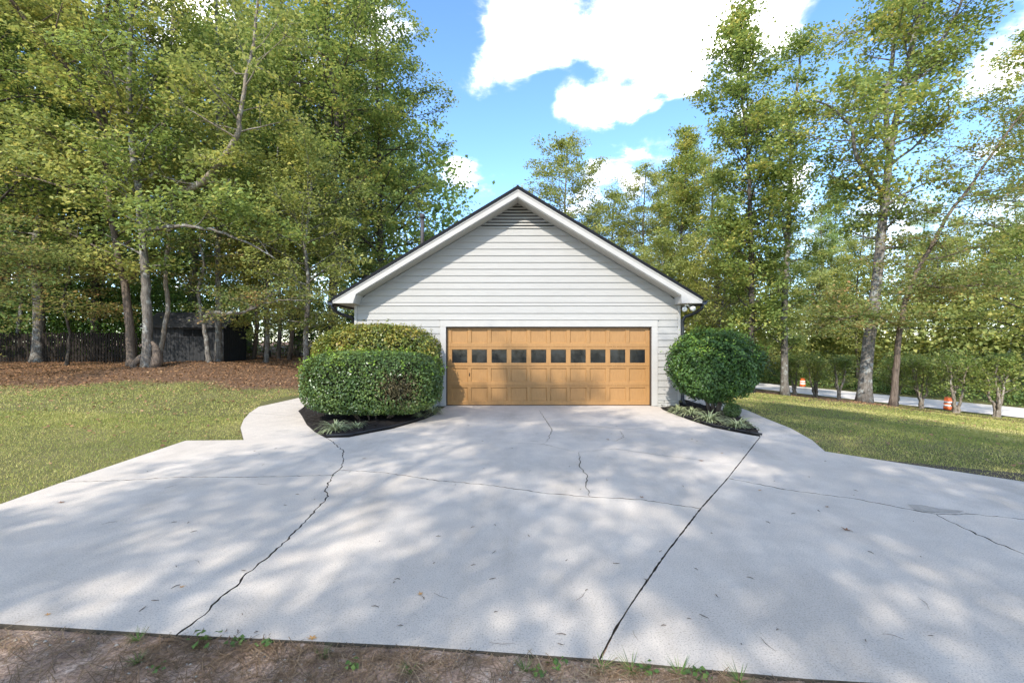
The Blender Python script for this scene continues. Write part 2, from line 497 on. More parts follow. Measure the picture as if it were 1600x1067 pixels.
cA1 = ragged([(517, 688), (537, 705), (536, 722), (530, 734)])
cA2 = ragged([(530, 734), (520, 742)])
cA3 = ragged([(520, 742), (508, 765), (513, 775), (500, 790), (470, 822), (430, 860), (400, 885), (385, 895), (375, 910), (340, 938), (320, 960), (275, 992)], .013)
cB = ragged([(97, 753), (200, 750), (280, 745), (400, 745), (520, 742)], .012)
cC = ragged([(530, 734), (600, 738), (680, 750), (760, 757), (850, 770), (922, 776), (1000, 780), (1095, 794)], .012)
jE1 = ragged([(1188, 682), (1137, 747)], .002)
jE2 = ragged([(1137, 747), (1095, 794)], .002)
jE3 = ragged([(1095, 794), (1040, 865), (985, 945), (960, 985), (937, 1030)], .002)
pF = [G(1137, 747), G(1230, 765), G(1330, 778), G(1420, 795), G(1463, 803)]
cF1 = ragged(pF, .012, ground=False)
cF2 = ragged([G(1463, 803), G(1520, 803), G(1600, 811), (7.3, 4.35), (9.5, 4.1)], .012, ground=False)
cG = ragged([G(1463, 803), G(1500, 822), G(1550, 845), G(1600, 865), (6.5, 2.7), (7.5, 2.0)], .014, ground=False)
V2 = lambda *p: [Vector(q) for q in p]
edgeL = V2((-5.35, 3.02), G(0, 787), G(97, 753))
edgeL2 = V2(G(97, 753), (-5.63, 6.8), G(290, 688))
frontL = V2((-5.35, 3.02), (-3.13, 2.785), G(275, 992))
frontM = V2(G(275, 992), (-.6, 2.585), G(937, 1030))
frontR = V2(G(937, 1030), (1.5, 2.33), (3.5, 2.16), (7.5, 2.0))
BED_L = V2(G(510, 684), G(545, 683), G(580, 676), G(612, 670), G(640, 662), G(665, 654), G(680, 647), G(688, 640))
BED_R = V2((3.93, 12.1), G(1036, 640), G(1056, 648), G(1080, 657), G(1115, 668), G(1150, 675), G(1175, 680), G(1188, 682))
r_edge = V2((9.5, 4.75), (8.0, 4.95), G(1600, 752), G(1500, 737), G(1400, 722), G(1290, 705))
rev = lambda p: list(reversed(p))


def join(*parts):
    out = []
    for p in parts:
        for q in p:
            if not out or (q - out[-1]).length > 1e-4: out.append(q)
    if (out[0] - out[-1]).length < 1e-4: out.pop()
    return out


def tess(p):
    n = len(p)
    vs, es, fs, ov, oe, of = cdt(p, [(i, (i + 1) % n) for i in range(n)], [], 1, 1e-6)
    out = []
    for f in fs:
        t = [ov[i][0] if ov[i] else None for i in f]
        if None not in t: out.append(t)
    return out


drive = empty('driveway', (0, 6, 0)); tag(drive, kind='structure')


def slab(poly, name='slab', gap=.0058, top=0.0, parent=drive, off=Vector((0, 6)), thick=.10, mat='concrete'):
    ar = sum(a.x * b.y - b.x * a.y for a, b in zip(poly, poly[1:] + poly[:1]))
    if ar < 0: poly = rev(poly)
    n = len(poly); ins = []
    for i in range(n):
        a, b, c = poly[i - 1], poly[i], poly[(i + 1) % n]
        e1 = (b - a).normalized(); e2 = (c - b).normalized()
        nn = Vector((-(e1 + e2).y, (e1 + e2).x)); nn = nn.normalized() if nn.length > 1e-6 else Vector((-e1.y, e1.x))
        ins.append(b + nn * gap * (.35 + 1.1 * ((math.sin(b.x * 91.7 + b.y * 57.3) * 43758.5) % 1.0)) - off)
    bm = bmesh.new()
    lo = [bm.verts.new((q.x, q.y, top - thick)) for q in ins]
    md = [bm.verts.new((q.x, q.y, top - .006)) for q in ins]
    up = []
    for i in range(n):
        a, b, c = ins[i - 1], ins[i], ins[(i + 1) % n]
        e1 = (b - a); e2 = (c - b)
        e = (e1.normalized() + e2.normalized()); nn = Vector((-e.y, e.x)).normalized() if e.length > 1e-6 else Vector((0, 0))
        up.append(bm.verts.new((b.x + nn.x * .0018, b.y + nn.y * .0018, top)))
    for tri in tess([Vector((v.co.x, v.co.y)) for v in up]): 
        try: bm.faces.new([up[i] for i in tri])
        except ValueError: pass
    for i in range(n):
        j = (i + 1) % n
        bm.faces.new((md[i], md[j], up[j], up[i])); bm.faces.new((lo[i], lo[j], md[j], md[i]))
    bm.normal_update()
    for q in bm.faces:
        if q.normal.z < -.5: q.normal_flip()
    for q in bm.faces: q.material_index = 0 if q.normal.z > .9 else 1
    me = bpy.data.meshes.new(name); bm.to_mesh(me); bm.free()
    me.materials.append(M[mat]); me.materials.append(M['crack'])
    return link(name, me, None, parent)


slab(join(edgeL2, V2(G(380, 687), G(510, 684)), cA1, cA2, rev(cB)))
slab(join(edgeL, cB, cA3, rev(frontL)))
slab(join(cA1, [], cC, rev(jE2), rev(jE1), rev(BED_R), V2((3.75, 12.2), (3.75, 12.34), (-1.77, 12.34), (-1.77, 12.2)), rev(BED_L)))
slab(join(cA2, cA3, frontM, rev(jE3), rev(cC)))
slab(join(jE1, cF1, cF2, r_edge, V2(G(1188, 682))))
slab(join(cF2, V2((9.5, 2.0), (7.5, 2.0)), rev(cG)))
slab(join(jE2, jE3, frontR, rev(cG), rev(cF1)))


mb = MB(); mb.add([(-5.3, -2.95, -.018), (3.2, -3.72, -.018), (9.3, -3.9, -.018), (9.3, -1.3, -.018), (4.85, 1.05, -.018), (4.4, 2.3, -.018), (3.6, 6.1, -.018), (-1.6, 6.1, -.018), (-3.2, 2.3, -.018), (-5.6, 1.9, -.018)], [tuple(range(10))])
mb.build('crack_soil', M['crack'], drive)


def crack_strip(px, w):
    p = ragged(px, .018, .07); n = len(p); vs = []; fs = []
    for i, q in enumerate(p):
        e = (p[min(i + 1, n - 1)] - p[max(i - 1, 0)]).normalized()
        k = w * (.5 + .5 * rj.random()) * min(1, .25 + 3 * min(i, n - 1 - i) / n)
        for sg in (-1, 1): vs.append((q.x - e.y * k * sg, q.y - 6 + e.x * k * sg, .0025))
    fs = [(2 * i, 2 * i + 1, 2 * i + 3, 2 * i + 2) for i in range(n - 1)]
    m = MB(); m.add(vs, fs); return m.build('hairline_crack', M['crack'], drive)


crack_strip([(922, 776), (915, 760), (918, 745), (906, 730), (905, 706)], .008)
crack_strip([(842, 640), (855, 660), (862, 672), (855, 690), (847, 694)], .008)
crack_strip([(862, 664), (920, 665), (980, 671), (1030, 667)], .006)
crack_strip([(780, 691), (850, 694), (900, 706)], .004)
crack_strip([(905, 706), (960, 701), (1030, 711), (1140, 724)], .005)
crack_strip([(968, 672), (975, 683), (960, 690)], .005)
mb = MB(); pp = [G(1418, 788), G(1440, 789), G(1470, 795), G(1505, 798), (G(1500, 801)), G(1460, 801), G(1430, 797)]
mb.add([(x, y - 6, .004) for x, y in pp], [tuple(range(len(pp) - 1, -1, -1))])
mb.build('mortar_patch', M['patch'], drive)

walk = empty('footpath', (0, 10, 0)); tag(walk, kind='structure')
WL_OUT = [G(380, 687), G(375, 668), G(380, 655), G(390, 644), G(405, 634), (-7.1, 12.9), (-7.0, 14.0), (-6.6, 15.2), (-6.2, 17), (-6.1, 21)]
WL_IN = [G(510, 684), G(492, 674), G(480, 663), G(473, 651), (-5.35, 11.4), (-5.6, 12.4), (-5.6, 13.5), (-5.3, 15), (-5.1, 17), (-5.1, 21)]
for a, b in ((0, 3), (3, 5), (5, 7), (7, 9)):
    slab(V2(*WL_OUT[a:b + 1]) + rev(V2(*WL_IN[a:b + 1])), 'slab', .006, -.006, walk, Vector((0, 10)))
WR_OUT = [G(1290, 705), G(1270, 687), G(1237, 669), (5.75, 10.3), (5.95, 11.5), (6.0, 13), (6.0, 16), (6.0, 20)]
WR_IN = [G(1188, 682), G(1182, 670), G(1166, 657), (5.3, 10.9), (5.3, 11.8), (5.2, 13), (5.1, 16), (5.1, 20)]
for a, b in ((0, 2), (2, 4), (4, 7)):
    slab(V2(*WR_OUT[a:b + 1]) + rev(V2(*WR_IN[a:b + 1])), 'slab', .006, -.006, walk, Vector((0, 10)))


def bed(name, poly, cx, cy, label, edge_pts):
    root = empty(name, (cx, cy, 0)); tag(root, label, 'flower bed')
    bm = bmesh.new(); rr = random.Random(3)
    vs = [bm.verts.new((p.x - cx, p.y - cy, -.01)) for p in poly]
    f = bm.faces.new(vs); bmesh.ops.triangulate(bm, faces=[f])
    for k in range(4): bmesh.ops.subdivide_edges(bm, edges=[e for e in bm.edges if e.calc_length() > .18], cuts=1)
    bmesh.ops.triangulate(bm, faces=bm.faces)
    for v in bm.verts:
        if not v.is_boundary: v.co.z += .05 + rr.uniform(-.02, .025)
    me = bpy.data.meshes.new('mulch'); bm.normal_update()
    if sum(q.normal.z for q in bm.faces) < 0: bmesh.ops.reverse_faces(bm, faces=bm.faces)
    bm.to_mesh(me); bm.free()
    link('mulch', me, M['mulch'], root)
    m = MB(); m.tube([(p.x - cx, p.y - cy, .035) for p in edge_pts], .022, 6); m.build('edging', M['edging'], root)
    m = []
    for k in range(900):
        a, b, c = rr.sample(poly, 3); u, v = sorted((rr.random(), rr.random()))
        q = a * u + b * (v - u) + c * (1 - v); an = rr.uniform(0, 6.28); l = rr.uniform(.02, .05); h = rr.uniform(.03, .07)
        dx, dy = math.cos(an) * l, math.sin(an) * l
        m += [(q.x - cx - dx, q.y - cy - dy, h), (q.x - cx - dy * .3, q.y - cy + dx * .3, h + rr.uniform(0, .02)), (q.x - cx + dx, q.y - cy + dy, h + rr.uniform(-.02, .02)), (q.x - cx + dy * .3, q.y - cy - dx * .3, h)]
    o = link('bark_chips', np_mesh('bark_chips', np.array(m), 4), M['mulch'], root); o['kind'] = 'stuff'
    return root


bl = [p + Vector((0, .03)) for p in BED_L]
bed('planting_bed', bl + V2((-1.93, 12.2), (-4.25, 12.2), (-4.3, 13.5), (-5.45, 13.4)) + rev(V2(*WL_IN[1:6])), -3.2, 10.2,
    'black mulch bed with plastic edging under the hedge left of the garage door', [p + Vector((-.02, .05)) for p in BED_L])
bed('planting_bed', [p + Vector((.03, .02)) for p in BED_R] + V2(*WR_IN[1:6]) + V2((4.55, 13), (4.55, 12.2)), 4.6, 10.4,
    'black mulch bed with pointed tip right of the garage door', [p + Vector((.05, .04)) for p in BED_R[1:]])

# ------------------------------------------------------------------ the house: garage gable
HY = 12.22                                           # face of the siding
fx = lambda px: (px - 800) / 58.2
fz = lambda py: EYE + (533.5 - py) / 58.2
house = empty('garage_house', (.15, HY, 0))
tag(house, 'white clapboard gable end of a house with a wide tan garage door', 'house')
HO = Vector((.15, HY, 0))
XL, XR, XC = -4.227, 4.519, .15
PK, SL = 5.66, .6                                    # top of roof deck at the ridge, pitch
SOF = .22                                            # roof thickness to the soffit line
wall_z = lambda x: PK - SOF - .03 - SL * abs(x - XC)


def hpart(mb, name, mat, parent=house):
    mb.v = [(x - HO.x, y - HO.y, z - HO.z) for x, y, z in mb.v]
    return mb.build(name, M[mat] if isinstance(mat, str) else mat, parent)


DX0, DX1, DZ1 = -1.77, 3.746, 2.125                  # door opening
TX0, TX1, TZ1 = -1.925, 3.905, 2.31                  # trim
# sheathing behind the boards: back and side walls
mb = MB()
mb.box((XL + .02, HY + .03, 0), (TX0, HY + .16, 2.75)); mb.box((TX1, HY + .03, 0), (XR - .02, HY + .16, 2.75))
mb.prism([(XL + .02, TZ1), (XR - .02, TZ1), (XR - .02, wall_z(XR)), (XC, wall_z(XC)), (XL + .02, wall_z(XL))], HY + .03, HY + .16)
mb.box((XL + .02, HY + .16, 0), (XL + .16, HY + 13, 2.75)); mb.box((XR - .16, HY + .16, 0), (XR - .02, HY + 13, 2.75))
mb.box((XL + .02, HY + 13, 0), (XR - .02, HY + 13.15, 2.75))
hpart(mb, 'wall', 'siding')
mb = MB(); mb.box((DX0 - .3, HY + .9, 0), (DX1 + .3, HY + .95, 2.5)); hpart(mb, 'garage_interior', 'dark')
# lap boards
EXPO = .1795
courses = []
z = .154
while z < 2.72: courses.append((z, EXPO)); z += EXPO
zn = fz(472.6)
courses = [c for c in courses if c[0] + .05 < zn - .09]
courses[-1] = (courses[-1][0], fz(477.5) - courses[-1][0])
courses.append((fz(477.5), zn - fz(477.5)))
z = zn
while z < PK - SOF: courses.append((z, EXPO * .998)); z += EXPO * .998
VB, VX0, VX1, VT = fz(357), fx(731), fx(886), fz(313)
rb = random.Random(4)


def board(x0, x1, z0, h, clip=False, whole=True):
    if whole and x1 - x0 > 5:
        lim = min(2.7, (PK - SOF - .3 - z0) / SL * .6) if clip else 2.7
        j = XC + rb.uniform(-lim, lim)
        board(x0, j - .0005, z0, h, clip, False); board(j + .0005, x1, z0, h, clip, False); return
    pr = rb.uniform(-.0015, .0015)
    yb, yt = HY - .020 + pr, HY + .004
    z1 = z0 + h
    if not clip:
        a0, a1, b0, b1 = x0, x1, x0, x1
    else:
        half = lambda zz: max(.012, (PK - SOF - .02 - zz) / SL)
        a0, a1 = max(x0, XC - half(z0)), min(x1, XC + half(z0)); b0, b1 = max(x0, XC - half(z1 + .02)), min(x1, XC + half(z1 + .02))
        if a1 - a0 < .08: return
    m = MB()
    m.add([(a0, yb, z0), (a1, yb, z0), (a1, HY + .028, z0), (a0, HY + .028, z0),
           (b0, yt, z1 + .018), (b1, yt, z1 + .018), (b1, HY + .028, z1 + .018), (b0, HY + .028, z1 + .018)],
          [(0, 3, 2, 1), (4, 5, 6, 7), (0, 1, 5, 4), (1, 2, 6, 5), (2, 3, 7, 6), (3, 0, 4, 7)])
    hpart(m, 'siding_board', 'siding')


for z0, h in courses:
    if z0 + h < TZ1 + .03:
        board(XL + .07, TX0 - .003, z0, h); board(TX1 + .003, XR - .07, z0, h)
    elif z0 < TZ1 - .05:
        board(XL + .07, TX0 - .003, z0, h); board(TX1 + .003, XR - .07, z0, h)
    elif z0 > VB - .30 and z0 + .02 >= VB - .01:
        continue
    else:
        top = min(z0 + h, VB + .02) if z0 + h > VB else z0 + h
        board(XL + .07, XR - .07, z0, top - z0, True)
for x0, x1 in ((XL, XL + .068), (XR - .068, XR)):
    m = MB(); m.box((x0, HY - .026, .15), (x1, HY + .03, 2.80)); bevel(hpart(m, 'corner_board', 'trim'), .003)
for x0, x1 in ((XL + .03, TX0), (TX1, XR - .03)):
    n = int((x1 - x0) / .41) + 1
    for r in range(1):
        for k in range(n):
            a = x0 + (x1 - x0) * k / n; b = x0 + (x1 - x0) * (k + 1) / n - .012
            m = MB(); m.box((a, HY - .004, -.06), (b, HY + .06, .068)); bevel(hpart(m, 'foundation_block', 'block'), .006)
            m = MB(); m.box((a + .1 * (-1 if k else 0), HY - .004, .078), (b - (.1 if k < n - 1 else 0), HY + .06, .146)); bevel(hpart(m, 'foundation_block', 'block'), .006)
# door trim
for nm, a, b in (('door_jamb', (TX0, HY - .034, 0), (DX0, HY + .10, DZ1)), ('door_jamb', (DX1, HY - .034, 0), (TX1, HY + .10, DZ1)),
                 ('door_header', (TX0, HY - .036, DZ1), (TX1, HY + .10, TZ1))):
    m = MB(); m.box(a, b); bevel(hpart(m, nm, 'trim'), .004)
m = MB(); m.box((TX0 - .02, HY - .055, TZ1), (TX1 + .02, HY + .02, TZ1 + .022)); hpart(m, 'drip_cap', 'trim')
m = MB()
m.box((DX0, HY + .02, .0), (DX0 + .028, HY + .06, DZ1)); m.box((DX1 - .035, HY + .02, .0), (DX1, HY + .06, DZ1))
m.box((DX0 + .028, HY + .02, DZ1 - .03), (DX1 - .035, HY + .06, DZ1)); hpart(m, 'weather_seal', 'seal')
# sectional door
door = empty('garage_door'); door.parent = house
DY = HY + .075
dz0, dz1 = .02, DZ1 - .012
dx0, dx1 = DX0 + .012, DX1 - .012
rows = 4; cols = 10
sh = (dz1 - dz0) / rows
stile = .10; endst = .125
pw = (dx1 - dx0 - 2 * endst - stile * (cols - 1)) / cols
for r in range(rows):
    z0 = dz0 + r * sh; z1 = z0 + sh - .006
    rb_, rt_ = (.10, .055) if r else (.105, .05)
    if r == 2: rb_, rt_ = .075, .06
    m = MB()
    m.box((dx0, DY, z0), (dx1, DY + .04, z0 + rb_)); m.box((dx0, DY, z1 - rt_), (dx1, DY + .04, z1))
    bevel(hpart(m, 'rail', 'door', door), .004)
    for cidx in range(cols + 1):
        if cidx == 0: a, b = dx0, dx0 + endst
        elif cidx == cols: a, b = dx1 - endst, dx1
        else: a = dx0 + endst + cidx * pw + (cidx - 1) * stile; b = a + stile
        m = MB(); m.box((a, DY + .0015, z0 + rb_), (b, DY + .04, z1 - rt_)); bevel(hpart(m, 'stile', 'door', door), .004)
    for cidx in range(cols):
        a = dx0 + endst + cidx * (pw + stile); b = a + pw
        if r == 2:
            m = MB(); m.box((a, DY + .022, z0 + rb_), (b, DY + .027, z1 - rt_)); hpart(m, 'pane', 'glass', door)
            m = MB()
            for q in (((a, DY + .008, z0 + rb_), (b, DY + .022, z0 + rb_ + .012)), ((a, DY + .008, z1 - rt_ - .012), (b, DY + .022, z1 - rt_)),
                      ((a, DY + .008, z0 + rb_ + .012), (a + .012, DY + .022, z1 - rt_ - .012)), ((b - .012, DY + .008, z0 + rb_ + .012), (b, DY + .022, z1 - rt_ - .012))): m.box(*q)
            hpart(m, 'pane_bead', 'door', door)
        else:
            x0, x1, q0, q1 = a, b, z0 + rb_, z1 - rt_; e = .014
            m = MB()
            m.add([(x0, DY + .006, q0), (x1, DY + .006, q0), (x1, DY + .006, q1), (x0, DY + .006, q1),
                   (x0 + e, DY + .026, q0 + e), (x1 - e, DY + .026, q0 + e), (x1 - e, DY + .026, q1 - e), (x0 + e, DY + .026, q1 - e)],
                  [(0, 1, 5, 4), (1, 2, 6, 5), (2, 3, 7, 6), (3, 0, 4, 7), (4, 5, 6, 7)])
            hpart(m, 'panel', 'door', door)
m = MB(); m.box((dx0, DY + .005, 0), (dx1, DY + .04, dz0)); hpart(m, 'bottom_seal', 'seal', door)
hx = dx0 + endst + pw + stile * .5
m = MB(); m.box((hx - .012, DY - .01, .80), (hx + .012, DY - .002, .88)); m.tube([(hx, DY - .01, .87), (hx, DY - .03, .85), (hx, DY - .03, .82), (hx, DY - .01, .80)], .005, 6)
hpart(m, 'door_handle', 'seal', door)
m = MB(); m.box((hx - .045, DY - .006, .045), (hx + .045, DY - .001, .10)); bevel(hpart(m, 'lift_plate', 'door', door), .004)
m = MB()                                             # white things stored behind the ninth pane
for k in range(3): m.box((2.79 + k * .05, HY + .45, 0), (2.82 + k * .05, HY + .48, 1.62))
hpart(m, 'stored_slats', 'lamp_white')

# gable louvre
vent = empty('gable_vent'); vent.parent = house
m = MB(); m.prism([(VX0, VB), (VX1, VB), (XC, VT)], HY + .025, HY + .029); hpart(m, 'vent_back', 'dark', vent)
ns = 9
for k in range(ns):
    z0 = VB + (VT - VB) * k / ns; z1 = VB + (VT - VB) * (k + .62) / ns
    hw0 = (VT - z0) / (VT - VB) * (VX1 - VX0) / 2; hw1 = (VT - z1) / (VT - VB) * (VX1 - VX0) / 2
    m = MB(); m.add([(XC - hw0, HY - .03, z0), (XC + hw0, HY - .03, z0), (XC + hw1, HY + .02, z1), (XC - hw1, HY + .02, z1),
                     (XC - hw0, HY - .03, z0 + .014), (XC + hw0, HY - .03, z0 + .014), (XC + hw1, HY + .02, z1 + .014), (XC - hw1, HY + .02, z1 + .014)],
                    [(0, 3, 2, 1), (4, 5, 6, 7), (0, 1, 5, 4), (1, 2, 6, 5), (2, 3, 7, 6), (3, 0, 4, 7)])
    hpart(m, 'louvre_slat', 'soffit', vent)

# roof
RY0, RY1 = HY - .50, HY + 13.4
EX0, EX1 = -4.62, 4.90
deck = lambda x: PK - SL * abs(x - XC)
for sgn, ex in ((-1, EX0), (1, EX1)):
    ze = deck(ex)
    q = [(XC, PK), (ex, ze), (ex, ze + .055), (XC, PK + .068)]
    if sgn > 0: q = rev(q)
    m = MB(); m.prism(rev(q), RY0 - .02, RY1); hpart(m, 'roof', 'shingle')
    e2 = ex + sgn * .02
    q = [(XC, PK - .01), (e2, deck(e2) - .01), (e2, deck(e2) + .062), (XC, PK + .078)]
    if sgn > 0: q = rev(q)
    m = MB(); m.prism(rev(q), RY0 - .035, RY0 - .021); hpart(m, 'roof_edge', 'roof_edge')
    # rake board with boxed return at the eave
    xr = fx(566) if sgn < 0 else fx(1054)
    zr = deck(xr) - .205
    xb = -4.10 if sgn < 0 else 4.37
    q = [(XC, PK - .012), (XC, PK - .205), (xr, zr), (xb, 2.715), (ex, 2.715), (ex, ze - .012)]
    if sgn > 0: q = rev(q)
    m = MB(); m.prism(q, RY0, RY0 + .03); hpart(m, 'rake_board', 'trim')
    q = [(XC, PK - .012 + .0), (ex, ze - .012), (ex, ze - .05), (XC, PK - .052)]
    if sgn < 0: q = rev(q)
    m = MB(); m.prism(rev(q), RY0 - .016, RY0 - .001); hpart(m, 'rake_moulding', 'trim')
    # soffit under the overhang
    q = [(XC, PK - .205), (XC, PK - .23), (xr, zr - .025), (xr, zr)]
    if sgn > 0: q = rev(q)
    m = MB(); m.prism(q, RY0 + .03, HY + .02); hpart(m, 'soffit', 'soffit')
    m = MB(); a, b = sorted((xb, ex)); m.box((a, RY0 + .03, 2.715), (b, RY1, 2.735)); hpart(m, 'eave_soffit', 'soffit')
    q = [(xr, zr), (xb, 2.715), (xb + .02, 2.715), (xr + .02, zr)]
    if sgn > 0: q = rev(q)
    m = MB(); m.prism(q, RY0 + .03, HY + .02); hpart(m, 'return_side', 'soffit')
    # gutter and downspout
    gx0 = ex + sgn * .005; g = [(0, 0), (0, -.12), (.09, -.12), (.13, -.05), (.13, 0), (.118, 0), (.118, -.045), (.085, -.108), (.012, -.108), (.012, 0)]
    q = [(gx0 + sgn * u, ze - .015 + v) for u, v in g]
    if sgn < 0: q = rev(q)
    m = MB(); m.prism(rev(q), RY0 - .01, RY1); hpart(m, 'gutter', 'black_metal')
    wx = XL - .045 if sgn < 0 else XR + .05
    yy = HY - .03 if sgn > 0 else HY + .10
    y0 = RY0 + .15
    m = MB(); m.tube([(gx0 + sgn * .06, y0, ze - .12), (gx0 + sgn * .05, y0 + .02, ze - .22), (gx0 - sgn * .06, y0 + .18, ze - .33), (wx + sgn * .05, yy - .06, ze - .42),
                      (wx, yy, ze - .52), (wx, yy, ze - .7), (wx, yy, 1.4), (wx, yy, .18), (wx + sgn * .02, yy - .12, .05)], .045, 10)
    hpart(m, 'downspout', 'black_metal')
m = MB(); m.tube([(XC, RY0 - .03, PK + .062), (XC, RY1, PK + .062)], .03, 8); hpart(m, 'ridge_cap', 'roof_edge')
# flue pipe through the left slope
px_, py_ = -2.58, 13.1
m = MB(); zt = EYE + (533.5 - 338) / F * 13.1
m.tube([(px_, py_, deck(px_) - .05), (px_, py_, zt)], .05, 12); m.tube([(px_, py_, zt - .06), (px_, py_, zt - .055), (px_, py_, zt + .05), (px_, py_, zt + .055)], [.05, .075, .075, .06], 12)
m.tube([(px_, py_, zt - .10), (px_, py_, zt - .09)], [.06, .06], 12)
hpart(m, 'flue_pipe', 'pipe')
# twin flood lamps under the right eave
fl = empty('flood_lamp'); fl.parent = house
for k, (lx, ly) in enumerate(((4.66, HY - .32), (4.50 + .04, HY - .2))):
    m = MB(); ax = Vector((.35 - .5 * k, -.8, -.35)).normalized(); c0 = Vector((lx, ly, 2.62))
    m.tube([c0, c0 + ax * .03, c0 + ax * .09, c0 + ax * .13, c0 + ax * .14], [.025, .045, .062, .068, .05], 14); hpart(m, 'lamp_head', 'lamp_white', fl)
m = MB(); m.tube([(4.60, HY - .24, 2.715), (4.60, HY - .24, 2.68)], .055, 12); m.tube([(4.60, HY - .24, 2.69), (4.66, HY - .32, 2.62)], .012, 6); m.tube([(4.60, HY - .24, 2.69), (4.54, HY - .2, 2.62)], .012, 6)
hpart(m, 'lamp_base', 'lamp_white', fl)

# ------------------------------------------------------------------ plants: leaves and branches
def rand_unit(r, n):
    v = r.normal(size=(n, 3)); return v / np.linalg.norm(v, axis=1, keepdims=True)


def leaves(r, cen, size, aspect=.62, up=.5, droop=.25, outward=None):
    """one folded four-cornered leaf per centre"""
    n = len(cen)
    nrm = rand_unit(r, n); nrm[:, 2] = np.abs(nrm[:, 2]) + up
    if outward is not None: nrm = nrm + outward
    nrm /= np.linalg.norm(nrm, axis=1, keepdims=True)
    ax = rand_unit(r, n); ax[:, 2] -= droop
    ax -= nrm * np.sum(ax * nrm, 1, keepdims=True); ax /= np.linalg.norm(ax, axis=1, keepdims=True) + 1e-9
    sd = np.cross(nrm, ax)
    s = (size * r.uniform(.5, 1.4, n))[:, None]
    b = cen - ax * s * .5; tip = cen + ax * s * .5 - nrm * s * .10
    l = cen - ax * s * .06 + sd * s * aspect * .5 + nrm * s * .10; rr = cen - ax * s * .06 - sd * s * aspect * .5 + nrm * s * .10
    return np.stack([b, rr, tip, l], 1).reshape(-1, 3)


def curve_path(r, p0, d, L, n, lift, wob):
    pts = [np.array(p0, float)]; d = np.array(d, float)
    for i in range(n):
        d = d + r.normal(size=3) * wob + np.array([0, 0, lift]); d = d / np.linalg.norm(d)
        pts.append(pts[-1] + d * L / n)
    return pts


def lerp_path(pts, t):
    f = t * (len(pts) - 1); i = min(int(f), len(pts) - 2); u = f - i
    return pts[i] * (1 - u) + pts[i + 1] * u, pts[i + 1] - pts[i]


